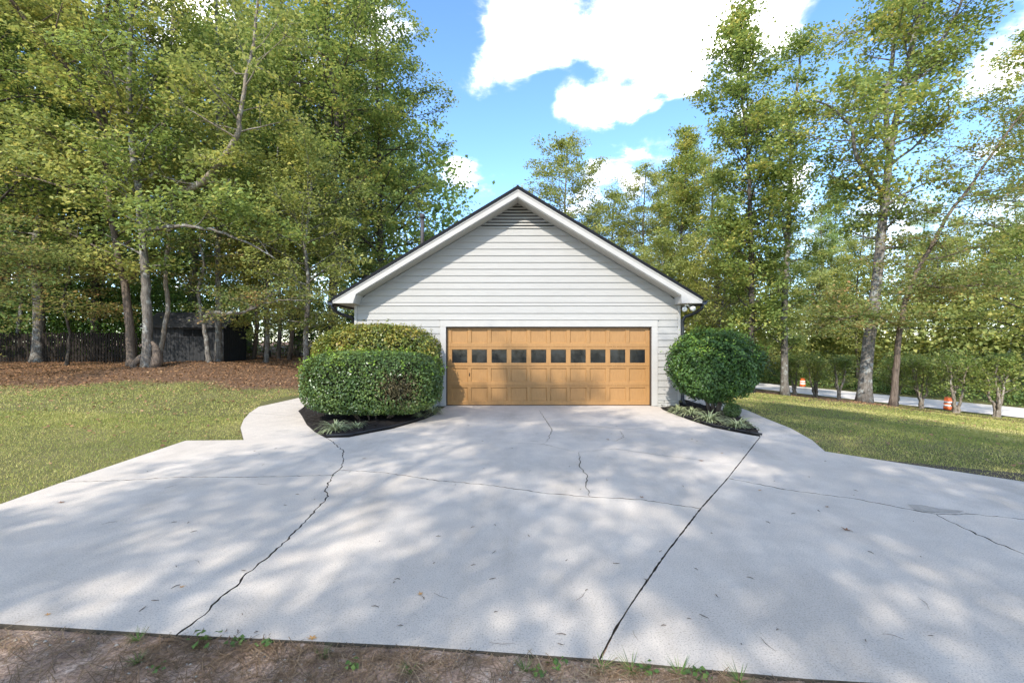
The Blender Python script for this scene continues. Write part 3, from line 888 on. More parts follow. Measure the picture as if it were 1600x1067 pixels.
def grow(seed, stems, crown, rad, n_prim=34, n_sec=6, n_leaf=22, leaf=.13, pitch=(15, 50), lift=.10, flat=1.0, spread=.36,
         t0=.2, prof=None, side=None, sub=3, thin=0.0, sides=8, top_leader=True, pine=False, up=.5, prim_r=.33):
    """stems: [(points, r0, r1)] in the tree's own space. Returns (wood mesh builder, leaf vertices)."""
    r = np.random.RandomState(seed); wood = MB(); cl = []; cn = []
    prof = prof or (lambda u: (max(0.0, math.sin(math.pi * min(1, (max(u, 0) * .90 + .10)))) ** .6))
    for si, (pts, r0, r1) in enumerate(stems):
        pts = [np.array(p, float) for p in pts]; n = len(pts)
        # refine
        fine = []
        m = max(10, n * 4)
        ctrl = [2 * pts[0] - pts[1]] + pts + [2 * pts[-1] - pts[-2]]
        for i in range(m + 1):
            f = i / m * (n - 1); k = min(int(f), n - 2); u = f - k
            a, b, c, d = ctrl[k], ctrl[k + 1], ctrl[k + 2], ctrl[k + 3]
            fine.append(.5 * (2 * b + (c - a) * u + (2 * a - 5 * b + 4 * c - d) * u * u + (3 * b - a - 3 * c + d) * u ** 3) + (r.normal(size=3) * .018 if 0 < i < m else 0))
        rads = [r0 + (r1 - r0) * (i / m) ** .85 for i in range(m + 1)]
        if fine[0][2] < .3:
            rads[0] *= 1.45; 
            if m > 12: rads[1] *= 1.12
        wood.tube(fine, rads, sides if r0 > .12 else 6)
        share = max(4, int(n_prim / len(stems))) if crown is None else int(n_prim * crown[si])
        for k in range(share):
            t = t0 + (1 - t0) * ((k + r.uniform(.1, .9)) / share) if si == 0 or pts[0][2] < .5 else .12 + .88 * (k + r.uniform(.1, .9)) / share
            p, dr = lerp_path(fine, min(.995, t))
            hu = (t - t0) / (1 - t0)
            L = rad * prof(hu) * r.uniform(.6, 1.15)
            L = max(L, .16 * rad)
            az = k * 2.39996 + r.uniform(-.5, .5) + si * 1.3
            pt = R(r.uniform(*pitch)) * (1 if not top_leader else .55 + .75 * hu)
            d = np.array([math.cos(az) * math.cos(pt), math.sin(az) * math.cos(pt), math.sin(pt)])
            if side is not None: d = d + np.array(side) * .5; d /= np.linalg.norm(d)
            br = max(.012, (r0 + (r1 - r0) * t) * prim_r * (.6 + .4 * L / max(rad, .1)))
            bp = curve_path(r, p, d, L, 6, lift * .5, .11)
            wood.tube(bp, [br * (1 - .85 * i / 6) for i in range(7)], 5, False)
            ns_ = max(2, int(round(n_sec * min(1.25, .25 + L / rad))))
            for q in range(ns_):
                ts = .28 + .72 * (q + r.uniform(.1, .9)) / ns_
                sp, sd = lerp_path(bp, ts); sd = sd / (np.linalg.norm(sd) + 1e-9)
                d2 = sd * .6 + rand_unit(r, 1)[0] * np.array([1, 1, flat]) * .9; d2[2] += lift * .6; d2 /= np.linalg.norm(d2)
                L2 = L * .42 * (1.15 - .6 * ts) * r.uniform(.7, 1.3) + .15
                b2 = curve_path(r, sp, d2, L2, 3, lift, .12)
                wood.tube(b2, [br * .38, br * .28, br * .18, .004], 4, False)
                if thin and r.rand() < thin: continue
                for w in range(sub):
                    c, _ = lerp_path(b2, .3 + .7 * (w + r.rand()) / sub)
                    m_ = int(n_leaf * r.uniform(.5, 1.5)); sg = spread * r.uniform(.6, 1.3)
                    cl.append(c + np.clip(r.normal(size=(m_, 3)), -2, 2) * sg * np.array([1, 1, .5 * flat])); nv_ = rand_unit(r, 1)[0] * .9 + np.array([0, 0, .7]); cn.append(np.repeat(nv_[None], m_, 0))
    c = np.concatenate(cl)
    if pine:
        return wood, leaves(r, c, leaf, .10, .2, -.2)
    return wood, leaves(r, c, leaf, .66, up, .35, np.concatenate(cn))


def make_tree(name, data, bark, leafm, loc, rz=0, sc=1.0, label=None, group=None, cat='tree', meshes=None):
    root = empty(name, loc); root.rotation_euler.z = rz; root.scale = (sc, sc, sc)
    if meshes is None:
        wood, lv = data
        meshes = (wood.mesh('trunk'), np_mesh('crown', lv, 4))
        meshes[0].materials.append(M[bark]); meshes[1].materials.append(M[leafm])
    link('trunk', meshes[0], None, root); link('crown', meshes[1], None, root)
    tag(root, label, cat, group)
    return root, meshes


def at(px, d, sink=.05):
    x = (px - 800) / F * d; return (x, d, ghf(x, d) - sink)


def stem_px(base, pts, d0=None):
    """stem through picture points (px, py, distance), relative to the base"""
    return [(0, 0, 0)] + [tuple(Vector(W(*p)) - Vector(base)) for p in pts]


# --- left group of named trunks
b = at(207, 19.2)
T = grow(21, [(stem_px(b, [(203, 520, 19.2), (198, 460, 19.2), (184, 400, 19.2), (170, 300, 19.3), (166, 200, 19.4), (160, 90, 19.5), (172, -40, 19.5), (168, -160, 19.6)]), .185, .05),
              (stem_px(b, [(166, 205, 19.4)])[1:] + stem_px(b, [(140, 160, 19.0), (100, 100, 18.6), (62, 60, 18.2), (20, 5, 17.8), (-20, -60, 17.5)])[1:], .15, .03),
              (stem_px(b, [(168, 320, 19.3)])[1:] + stem_px(b, [(120, 300, 18.6), (60, 280, 18.2), (10, 272, 18)])[1:], .07, .015)],
         [.75, .4, .15], 3.6, 44, 6, 30, .165, t0=.28, lift=.05, spread=.34, sub=2, prim_r=.42)
make_tree('hardwood_tree', T, 'bark_brown', 'leaf_olive', b, label='tall brown-barked tree, left of the twin trunks beside the grey shed', group='lawn trees by the shed')
b = at(231, 18.6)
T = grow(22, [(stem_px(b, [(230, 520, 18.6), (228, 450, 18.6), (225, 400, 18.6), (217, 300, 18.7), (207, 235, 18.8), (202, 150, 18.9), (205, 40, 19), (212, -80, 19), (210, -190, 19)]), .20, .06),
              (stem_px(b, [(222, 360, 18.6)])[1:] + stem_px(b, [(258, 355, 18.0), (296, 354, 17.6), (345, 363, 17.3), (400, 386, 17.0), (430, 405, 17)])[1:], .10, .02)],
         [.85, .16], 3.4, 44, 6, 30, .165, t0=.3, lift=.05, spread=.34, sub=2, prim_r=.42)
root, _ = make_tree('hardwood_tree', T, 'bark_grey', 'leaf_green', b, label='tall grey trunk with a burl at its foot, in front of the shed corner', group='lawn trees by the shed')
m = MB(); m.tube([(.28, -.02, -.05), (.42, -.05, .25), (.40, -.02, .55), (.30, 0, .85), (.16, 0, 1.05)], [.20, .22, .17, .12, .05], 9); m.tube([(-.3, -.1, -.08), (-.5, -.15, .1), (-.3, -.05, .35), (-.1, 0, .6)], [.12, .15, .13, .08], 8)
m.build('burl', M['bark_brown'], root)
b = at(246, 20.6)
T = grow(23, [(stem_px(b, [(262, 480, 20.2), (258, 420, 20.2), (266, 350, 20.1), (266, 300, 20.0), (252, 230, 20), (262, 130, 20), (270, 10, 20), (262, -120, 20)]), .10, .045),
              (stem_px(b, [(266, 302, 20.0)])[1:] + stem_px(b, [(300, 293, 19.4), (322, 280, 19.1), (345, 250, 18.8), (370, 215, 18.6), (376, 180, 18.5), (385, 120, 18.4), (400, 40, 18.3), (404, -60, 18.2)])[1:], .17, .04)],
         [.6, .5], 3.2, 46, 6, 27, .165, t0=.42, lift=.05, spread=.34, sub=2, prim_r=.42)
make_tree('hardwood_tree', T, 'bark_pale', 'leaf_olive', b, label='tree with a thick pale limb sweeping up to the right, above the shed', group='lawn trees by the shed')
b = at(342, 21.6)
T = grow(24, [(stem_px(b, [(341, 500, 21.6), (340, 420, 21.6), (341, 350, 21.7), (338, 260, 21.8), (342, 150, 21.8), (338, 20, 21.8), (342, -120, 21.9)]), .15, .05)],
         None, 3.3, 40, 6, 30, .165, t0=.36, lift=.05, spread=.34, sub=2, prim_r=.42)
make_tree('hardwood_tree', T, 'bark_grey', 'leaf_green', b, label='straight lichen-spotted trunk at the right corner of the shed', group='lawn trees by the shed')
b = at(327, 20.6)
T = grow(25, [(stem_px(b, [(322, 530, 20.6), (315, 490, 20.6), (310, 455, 20.6), (318, 415, 20.5), (312, 370, 20.4), (322, 320, 20.3)]), .115, .03),
              (stem_px(b, [(318, 503, 20.6)])[1:] + stem_px(b, [(330, 488, 20.1), (350, 490, 19.7), (378, 488, 19.3), (400, 480, 19), (418, 465, 18.8), (440, 452, 18.6)])[1:], .11, .025),
              (stem_px(b, [(378, 488, 19.3)])[1:] + stem_px(b, [(400, 478, 19.0), (440, 470, 18.6), (478, 469, 18.3)])[1:], .045, .012)],
         [.6, .35, .2], 2.2, 30, 5, 14, .10, pitch=(-5, 25), t0=.45, flat=.45, lift=.02, spread=.35)
make_tree('dogwood_tree', T, 'bark_grey', 'leaf_rust', b, label='small crooked tree with a long low horizontal branch, before the shed', group='lawn trees by the shed')

# --- layered dogwoods turning rust
for k, (px, d, sc, lab) in enumerate(((-45, 15.5, 1.0, 'rust-tinged layered branches reaching in at the left border'),
                                      (105, 22.5, 1.15, 'rust-tinged layered dogwood standing before the dark fence'))):
    b = at(px, d)
    T = grow(31 + k, [([(0, 0, 0), (.1, .1, 1.4), (-.1, 0, 2.8), (.1, .1, 4.2), (.0, 0, 6.2)], .07, .02)], None, 3.6, 26, 8, 17, .10, pitch=(-8, 14), t0=.42, lift=.01,
             flat=.28, spread=.40, prof=lambda u: 1 - .55 * u, top_leader=False, up=1.2)
    make_tree('dogwood_tree', T, 'bark_dark', 'leaf_rust', b, k, sc, lab, 'dogwoods')

# --- right group
b = at(1350, 21.0)
T = grow(41, [(stem_px(b, [(1357, 540, 21), (1365, 480, 21), (1372, 420, 21), (1379, 350, 21), (1384, 295, 21), (1392, 230, 21.2), (1405, 166, 21.3), (1428, 58, 21.5), (1446, 0, 21.6), (1460, -90, 21.7)]), .28, .08),
              (stem_px(b, [(1381, 310, 21)])[1:] + stem_px(b, [(1362, 275, 20.6), (1338, 243, 20.3), (1329, 198, 20), (1302, 172, 19.8), (1275, 157, 19.6)])[1:], .13, .03),
              (stem_px(b, [(1390, 240, 21.2)])[1:] + stem_px(b, [(1384, 157, 21.6), (1396, 76, 22), (1392, -10, 22.3), (1385, -90, 22.5)])[1:], .14, .04),
              (stem_px(b, [(1415, 130, 21.4)])[1:] + stem_px(b, [(1437, 116, 21.3), (1477, 54, 21.2), (1504, 0, 21.1), (1530, -70, 21)])[1:], .12, .04)],
         [.5, .22, .25, .25], 3.2, 64, 7, 27, .175, t0=.33, lift=.03, spread=.34, sub=2, prim_r=.42, pitch=(0, 45))
make_tree('sweetgum_tree', T, 'bark_grey', 'leaf_green', b, label='big forked tree on the right lawn with a thick dark trunk', group='right lawn trees')
b = at(1395, 20.4)
T = grow(42, [(stem_px(b, [(1400, 570, 20.4), (1407, 510, 20.3), (1425, 440, 20.2), (1455, 385, 20), (1482, 337, 19.8), (1518, 288, 19.6), (1571, 211, 19.3), (1610, 160, 19)]), .15, .03),
              (stem_px(b, [(1407, 510, 20.3)])[1:] + stem_px(b, [(1385, 500, 19.6), (1345, 492, 18.9), (1310, 500, 18.5)])[1:], .06, .015),
              (stem_px(b, [(1425, 440, 20.2)])[1:] + stem_px(b, [(1470, 450, 19.6), (1530, 445, 19.2), (1590, 450, 18.8)])[1:], .07, .015)],
         [.6, .28, .3], 2.6, 46, 8, 16, .125, t0=.30, pitch=(-12, 22), flat=.4, lift=.01, spread=.36, up=1.0)
make_tree('dogwood_tree', T, 'bark_brown', 'leaf_rust', b, label='slim leaning tree with rust-brown leaves beside the forked tree', group='right lawn trees')
b = at(1226, 29.5)
T = grow(43, [(stem_px(b, [(1226, 560, 29.5), (1226, 480, 29.5), (1230, 400, 29.5), (1234, 320, 29.5), (1236, 230, 29.5), (1246, 130, 29.5), (1252, 50, 29.5)]), .25, .05),
              (stem_px(b, [(1232, 380, 29.5)])[1:] + stem_px(b, [(1216, 330, 29), (1205, 260, 28.8), (1196, 190, 28.6)])[1:], .13, .03)],
         [.8, .3], 3.2, 46, 7, 30, .19, t0=.16, lift=.12, spread=.36, sub=2, pitch=(5, 50))
make_tree('poplar_tree', T, 'bark_grey', 'leaf_green', b, label='tree with a straight grey trunk near the road, left of the forked tree', group='right lawn trees')


# --- shared tall trees
def stem_wob(seed, H, n=7, w=.25):
    r = np.random.RandomState(seed); p = [(0, 0, 0)]
    for i in range(1, n + 1): p.append((r.normal() * w * i / n + p[-1][0] * .7, r.normal() * w * i / n + p[-1][1] * .7, H * i / n))
    return p


P = {}
defs = {'gum': (51, 25, .30, 5.0, 62, .20, 'bark_dark', 'leaf_green', .19), 'poplar': (52, 23, .22, 3.3, 60, .13, 'bark_dark', 'leaf_green', .20),
        'oak': (53, 22, .32, 5.0, 60, .22, 'bark_grey', 'leaf_deep', .20), 'yellow': (54, 11, .15, 3.4, 40, .2, 'bark_grey', 'leaf_olive', .15),
        'slim': (55, 20, .17, 3.2, 52, .14, 'bark_dark', 'leaf_olive', .20)}
for nm, (sd, H, r0, rad, npz, t0, bk, lf, ls) in defs.items():
    T = grow(sd, [(stem_wob(sd, H), r0, .03)], None, rad, npz, 7, 33, ls, pitch=(5, 45) if nm != 'poplar' else (20, 55), t0=t0, lift=.07, spread=.36 if nm != 'yellow' else .30, sub=2, prim_r=.40)
    ms = (T[0].mesh('trunk'), np_mesh('crown', T[1], 4)); ms[0].materials.append(M[bk]); ms[1].materials.append(M[lf]); P[nm] = ms
T = grow(56, [(stem_wob(56, 21, 7, .15), .24, .04)], None, 2.8, 40, 9, 60, .24, pitch=(-10, 25), t0=.35, lift=.05, spread=.26, pine=True, sub=2)
ms = (T[0].mesh('trunk'), np_mesh('crown', T[1], 4)); ms[0].materials.append(M['bark_brown']); ms[1].materials.append(M['leaf_pine']); P['pine'] = ms

lm = P['gum'][1].copy(); lm.materials.clear(); lm.materials.append(M['leaf_olive']); P['light'] = (P['gum'][0], lm)
lm = P['oak'][1].copy(); lm.materials.clear(); lm.materials.append(M['leaf_olive']); P['oakl'] = (P['oak'][0], lm)
KIND = {'oakl': 'oak_tree', 'light': 'sweetgum_tree', 'gum': 'sweetgum_tree', 'poplar': 'poplar_tree', 'oak': 'oak_tree', 'yellow': 'understory_tree', 'slim': 'slender_tree', 'pine': 'pine_tree'}
SPOTS = [  # kind, px, distance, scale, turn, label, group
    ('gum', 592, 31, 1.0, .4, 'tall leafy tree directly behind the left slope of the garage roof', 'woods behind the house'),
    ('gum', 520, 27, 1.05, 2.1, 'tall tree behind the yellow-leaved tree, second from the garage roof', 'woods behind the house'),
    ('oak', 572, 38, 1.1, 1.1, 'dense dark green tree behind the flue pipe', 'woods behind the house'),
    ('oak', 470, 30, 1.05, 4.0, 'dense tall tree rising above the path on the left', 'woods behind the house'),
    ('yellow', 480, 21.5, .95, .7, 'yellow-green low tree left of the garage eave', 'understory on the left'),
    ('yellow', 415, 24, .85, 2.9, 'yellow-green low tree between the shed and the garage', 'understory on the left'),
    ('slim', 417, 29, 1.1, 1.9, 'slender pale trunk standing right of the shed', 'woods behind the shed'),
    ('oak', 385, 33, 1.1, 5.2, 'tall tree behind the right gable of the shed', 'woods behind the shed'),
    ('oak', 300, 30, 1.0, 3.3, 'tall tree behind the middle of the shed roof', 'woods behind the shed'),
    ('gum', 150, 27, .95, 5.6, 'tall tree behind the brown-barked trunk on the left', 'woods behind the shed'),
    ('oak', 60, 25, .95, .2, 'tall dark tree above the fence at far left', 'woods behind the shed'),
    ('gum', -40, 20, .95, 2.4, 'tall tree at the left border of the picture', 'woods behind the shed'),
    ('oak', 10, 33, 1.1, 2.0, 'tall tree behind the far left fence, half hidden', 'woods behind the shed'),
    ('oakl', 890, 44, 1.0, .3, 'tree peeking over the right roof slope just right of the ridge', 'trees behind the right roof slope'),
    ('oakl', 958, 48, .86, 1.3, 'slender tree second from the ridge above the right roof slope', 'trees behind the right roof slope'),
    ('light', 1005, 42, .78, 2.6, 'slender olive tree above the middle of the right roof slope', 'trees behind the right roof slope'),
    ('poplar', 1062, 36, .88, 4.4, 'narrow tree above the right eave with a dark bare stem', 'trees behind the right roof slope'),
    ('oakl', 1118, 41, .95, 5.1, 'narrow tree just right of the garage eave', 'trees behind the right roof slope'),
    ('poplar', 1172, 27, 1.0, .9, 'tall narrow tree rising behind the round shrub', 'right lawn trees'),
    ('poplar', 1300, 60, 1.1, 3.5, 'tall tree across the road between the straight trunk and the forked tree', 'trees along the road'),
    ('gum', 1620, 25, .85, 1.0, 'broad tree at the right border of the picture', 'trees along the road'),
    ('yellow', 1125, 31, 1.0, .9, 'light green low tree behind the round shrub', 'understory on the right'),
    ('yellow', 1195, 62, 1.4, 2.2, 'light green low tree left of the straight grey trunk', 'understory on the right'),
    ('yellow', 1285, 57, 1.4, 3.6, 'light green low tree between the straight trunk and the forked tree', 'understory on the right'),
    ('yellow', 1465, 46, 1.3, 5.0, 'light green low tree right of the leaning tree', 'understory on the right'),
    ('yellow', 1580, 42, 1.3, 1.4, 'light green low tree at the right border of the picture', 'understory on the right'),
    ('light', 925, 52, .74, 3.9, 'tree half hidden by the right roof slope, close to the ridge', 'trees behind the right roof slope'),
    ('oakl', 1040, 46, .92, 2.2, 'broad olive tree behind the narrow tree with the bare stem', 'trees behind the right roof slope'),
    ('yellow', 1040, 33, .95, 4.1, 'light green low tree hidden mostly by the right roof slope', 'trees behind the right roof slope'),
    ('slim', 1140, 46, .85, 3.7, 'slender tree behind the narrow tree at the eave', 'trees behind the right roof slope'),
    ('slim', 1225, 50, .9, 5.5, 'slender olive tree behind the straight grey trunk', 'trees along the road'),
    ('slim', 1340, 48, .9, .4, 'slender olive tree behind the forked trunk', 'trees along the road'),
    ('slim', 1510, 47, .85, 2.4, 'slender olive tree behind the rust-leaved crown', 'trees along the road'),
    ('pine', 1590, 56, 1.0, 0.0, 'bright pine across the road at far right', 'pines across the road'),
    ('pine', 1285, 58, 1.0, 2.0, 'pine across the road left of the forked trunk', 'pines across the road'),
    ('pine', 1440, 54, .95, 4.0, 'pine across the road behind the leaning tree', 'pines across the road'),
]
for kind, px, d, sc, rz, lab, grp in SPOTS:
    make_tree(KIND[kind], None, None, None, at(px, d, .15), rz, sc, lab, grp, meshes=P[kind])
# trees behind the viewer, whose crowns shade the drive
for kind, x, y, sc, rz in (('gum', -7.5, -9.5, .80, .5), ('oak', -1.5, -11.5, 1.04, 3.1), ('gum', 2.8, -11.5, .72, 4.4)):
    make_tree(KIND[kind], None, None, None, (x, y, -.15), rz, sc, 'tree out of view behind the camera that dapples the driveway with shade', 'trees behind the viewer', meshes=P[kind])

# --- crape myrtles along the road
def myrtle(seed):
    r = np.random.RandomState(seed); st = []
    for k in range(4):
        a = k * 1.57 + r.uniform(-.4, .4); q = r.uniform(.12, .3)
        p = [(math.cos(a) * .06, math.sin(a) * .06, 0)]
        for h in (.5, 1.0, 1.6, 2.3): p.append((math.cos(a) * q * h * .9 + r.normal() * .06, math.sin(a) * q * h * .9 + r.normal() * .06, h))
        st.append((p, .085, .02))
    return grow(seed, st, None, 1.15, 30, 5, 13, .10, pitch=(20, 75), t0=.5, lift=.10, spread=.16, sub=2, prim_r=.4)


MY = []
for sd in (61, 62):
    T = myrtle(sd); ms = (T[0].mesh('trunk'), np_mesh('crown', T[1], 4)); ms[0].materials.append(M['bark_pale']); ms[1].materials.append(M['leaf_green']); MY.append(ms)
for k, (px, d, sc, lab) in enumerate(((1242, 37, 1.15, 'crape myrtle nearest the far traffic drum, beside the straight grey trunk'), (1274, 35, 1.15, 'second crape myrtle from the straight grey trunk by the road'),
                                      (1310, 33, 1.15, 'third crape myrtle from the straight grey trunk, left of the forked tree'), (1400, 31, 1.2, 'crape myrtle hidden partly by the leaning tree trunk'),
                                      (1440, 29, 1.2, 'crape myrtle just right of the leaning tree by the road'), (1493, 27, 1.25, 'crape myrtle beside the nearer traffic drum'),
                                      (1557, 26, 1.3, 'rightmost crape myrtle along the road'))):
    make_tree('crape_myrtle', None, None, None, at(px, d), k * 1.7, sc, lab, 'crape myrtles lining the road', meshes=MY[k % 2])

# --- woods read as one mass: far left, far right, bank across the road, dark undergrowth
def mass(name, boxes, seed, leaf, mat, label):
    r = np.random.RandomState(seed); out = []
    for (x0, x1, y0, y1, z0, z1, n, per, sg) in boxes:
        c = np.stack([r.uniform(x0, x1, n), r.uniform(y0, y1, n), r.rand(n)], 1)
        g = gh(c[:, 0], c[:, 1]); c[:, 2] = g + z0 + (z1 - z0) * c[:, 2] ** .9
        p = np.repeat(c, per, 0) + r.normal(size=(n * per, 3)) * sg * np.repeat(r.uniform(.5, 1.3, n), per)[:, None] * np.array([1, 1, .6])
        p = p[p[:, 2] > gh(p[:, 0], p[:, 1]) + .02]
        out.append(p)
    lv = leaves(r, np.concatenate(out), leaf, .7, .4, .3)
    return tag(link(name, np_mesh(name, lv, 4), M[mat]), label, 'woods', kind='stuff')


mass('distant_woods', [(-75, -6, 44, 62, 1, 23, 2000, 34, 1.0), (-60, -27, 16, 44, .5, 22, 1300, 34, 1.0)], 71, .48, 'leaf_deep', 'dense green woods far behind the shed on the left')
mass('distant_woods', [(0, 34, 58, 74, 0, 12, 1200, 34, .9)], 72, .48, 'leaf_olive', 'light green woods far behind the house on the right')
r7 = np.random.RandomState(73); cc = []
for s0, s1, z0, z1, n in ((52, 60, .3, 9, 2300), (60, 72, 2, 15, 1500)):
    s = r7.uniform(s0, s1, n); k = r7.uniform(-40, 45, n); c = np.stack([NX * s - .377 * k, NY * s + .926 * k, np.zeros(n)], 1)
    c[:, 2] = gh(c[:, 0], c[:, 1]) + r7.uniform(z0, z1, n); cc.append(c)
cc = np.concatenate(cc); p = np.repeat(cc, 34, 0) + r7.normal(size=(len(cc) * 34, 3)) * 1.0 * np.array([1, 1, .6])
tag(link('roadside_woods', np_mesh('roadside_woods', leaves(r7, p, .37, .75, .4, .3), 4), M['leaf_olive']), 'sunlit woods on the far side of the road', 'woods', kind='stuff')
s = r7.uniform(49.5, 52.5, 900); k = r7.uniform(-40, 45, 900); c = np.stack([NX * s - .377 * k, NY * s + .926 * k, np.zeros(900)], 1); c[:, 2] = gh(c[:, 0], c[:, 1]) + r7.rand(900) ** 2.4 * 1.5
p = np.repeat(c, 40, 0) + r7.normal(size=(36000, 3)) * .45
tag(link('roadside_undergrowth', np_mesh('roadside_undergrowth', leaves(r7, p, .17, .7, .4, .3), 4), M['leaf_deep']), 'dark ivy undergrowth along the far edge of the road', 'undergrowth', kind='stuff')
mass('undergrowth', [(-38, -19.8, 26.0, 30, .2, 4.4, 620, 60, .5), (-19.8, -15.5, 27.2, 30, .2, 4.2, 120, 60, .5), (-15.5, -6.6, 28.5, 33, .1, 3.6, 330, 60, .5), (-30, -16, 29, 33, 2.5, 7, 260, 50, .7)], 74, .14, 'leaf_holly',  # dark holly leaf colour stands in for the canopy shade
     'undergrowth around and behind the shed, leaf colour darkened for canopy shade')

# slender trunks in the shade between shed and house, told apart by the gaps
rt = random.Random(8)
for k, px in enumerate((436, 452, 462, 396, 30, 110, 170)):
    b = at(px, rt.uniform(26.5, 30.5)); m = MB(); H = rt.uniform(9, 13); x = 0; pts = []
    for i in range(7): pts.append((x, rt.uniform(-.05, .05), H * i / 6)); x += rt.uniform(-.22, .22)
    m.tube(pts, [.13 * (1 - .1 * i) for i in range(7)], 7)
    root = empty('slender_tree', b)
    m.build('trunk', M['bark_brown' if k % 2 else 'bark_grey'], root)
    rr = np.random.RandomState(80 + k)
    c = np.repeat(np.array(pts[4:]), 30, 0) + rr.normal(size=(90, 3)) * .9; c = np.repeat(c, 14, 0) + rr.normal(size=(1260, 3)) * .25
    link('crown', np_mesh('crown', leaves(rr, c, .14), 4), M['leaf_deep'], root)
    tag(root, ('thin trunk in shade beyond the path, %s from the shed' % {396: 'nearest', 436: 'second', 452: 'third', 462: 'farthest'}[px] if k < 4 else 'thin shaded trunk by the dark fence, %s from the left' % {30: 'first', 110: 'second', 170: 'third'}[px]), 'tree', 'thin trunks by the shed' if k < 4 else 'thin trunks by the fence')

# ------------------------------------------------------------------ shed and fence
sx0, sx1, sy0, sy1 = -19.6, -15.52, 24.5, 26.5
sz = ghf(-15.6, 24.5) - .03
shed = empty('garden_shed', ((sx0 + sx1) / 2, (sy0 + sy1) / 2, sz)); tag(shed, 'dark charcoal wooden shed with a low gable roof under the trees', 'shed')
SO = shed.location.copy()


def spart(m, name, mat):
    m.v = [(x - SO.x, y - SO.y, z) for x, y, z in m.v]; return m.build(name, M[mat], shed)


EH, RH = 2.02, 2.66; ym = (sy0 + sy1) / 2
m = MB(); m.box((sx0, sy0 + .02, -.3), (sx1 - .02, sy1 - .02, EH))
m.add([(x, y, z) for x in (sx0, sx1 - .02) for y, z in ((sy0 + .02, EH), (sy1 - .02, EH), (ym, RH))], [(0, 2, 1), (3, 4, 5), (0, 3, 5, 2), (1, 2, 5, 4)])
spart(m, 'wall', 'shed')
n = 20
for k in range(n):
    a = sx0 + (sx1 - sx0) * k / n; m = MB(); m.box((a, sy0, -.2), (a + (sx1 - sx0) / n - .014, sy0 + .018, EH)); spart(m, 'siding_plank', 'shed')
n = 10
for k in range(n):
    a = sy0 + (sy1 - sy0) * k / n; b_ = a + (sy1 - sy0) / n - .014; hz = lambda y: EH + (RH - EH) * (1 - abs(y - ym) / (ym - sy0)) - .02
    m = MB(); m.add([(sx1 - .018, a, -.2), (sx1, a, -.2), (sx1, b_, -.2), (sx1 - .018, b_, -.2), (sx1 - .018, a, hz(a)), (sx1, a, hz(a)), (sx1, b_, hz(b_)), (sx1 - .018, b_, hz(b_))],
                    [(0, 3, 2, 1), (4, 5, 6, 7), (0, 1, 5, 4), (1, 2, 6, 5), (2, 3, 7, 6), (3, 0, 4, 7)]); spart(m, 'siding_plank', 'shed')
sl = (RH - EH) / (ym - sy0)
for sg in (-1, 1):
    ye = ym + sg * (ym - sy0 + .28); zl = RH - sl * (ym - sy0 + .28) + .04
    m = MB(); m.add([(x, y, z) for x in (sx0 - .25, sx1 + .28) for y, z in ((ym, RH + .04), (ye, zl), (ye, zl + .07), (ym, RH + .12))],
                    [(0, 1, 2, 3), (7, 6, 5, 4), (0, 4, 5, 1), (1, 5, 6, 2), (2, 6, 7, 3), (3, 7, 4, 0)]); spart(m, 'roof', 'shed_roof')
    m = MB(); m.add([(x, y, z) for x in (sx1 + .285, sx1 + .31) for y, z in ((ym, RH - .06), (ye, zl - .08), (ye, zl + .075), (ym, RH + .125))],
                    [(0, 1, 2, 3), (7, 6, 5, 4), (0, 4, 5, 1), (1, 5, 6, 2), (2, 6, 7, 3), (3, 7, 4, 0)]); spart(m, 'barge_board', 'shed')
wx0 = (287 - 800) / F * 24.5; wx1 = (317 - 800) / F * 24.5; wz0, wz1 = 1.42, 1.80
m = MB(); m.box((wx0, sy0 - .012, wz0), (wx1, sy0 - .004, wz1)); win = spart(m, 'window', 'dark')
m = MB()
for q in (((wx0 - .06, sy0 - .03, wz0 - .06), (wx1 + .06, sy0 - .001, wz0)), ((wx0 - .06, sy0 - .03, wz1), (wx1 + .06, sy0 - .001, wz1 + .06)), ((wx0 - .06, sy0 - .03, wz0), (wx0, sy0 - .001, wz1)),
          ((wx1, sy0 - .03, wz0), (wx1 + .06, sy0 - .001, wz1)), (((wx0 + wx1) / 2 - .02, sy0 - .03, wz0), ((wx0 + wx1) / 2 + .02, sy0 - .013, wz1))): m.box(*q)
m.v = [(x - SO.x, y - SO.y, z) for x, y, z in m.v]; m.build('window_frame', M['shed'], win)
for y_ in (sy0, sy1): 
    m = MB(); m.box((sx1 + .001, y_ - .05, -.2), (sx1 + .022, y_ + .05, EH - .05)); spart(m, 'corner_trim', 'shed')

fen = empty('picket_fence', (-24, 24.9, ghf(-24, 24.9))); tag(fen, 'dark weathered picket fence in deep shade left of the tree trunks', 'fence')
for k in range(76):
    m = MB(); x = -9 + k * .165; h = 1.55 + rt.uniform(-.04, .04)
    m.add([(x, 0, -.2), (x + .12, 0, -.2), (x + .12, .02, -.2), (x, .02, -.2), (x, 0, h), (x + .06, 0, h + .06), (x + .12, 0, h), (x, .02, h), (x + .06, .02, h + .06), (x + .12, .02, h)],
          [(0, 1, 6, 5, 4), (3, 7, 8, 9, 2), (0, 4, 7, 3), (1, 2, 9, 6), (4, 5, 8, 7), (5, 6, 9, 8)])
    m.build('picket', M['fence'], fen)
for z_ in (.3, 1.2):
    m = MB(); m.box((-9.1, .021, z_), (3.6, .06, z_ + .09)); m.build('rail', M['fence'], fen)

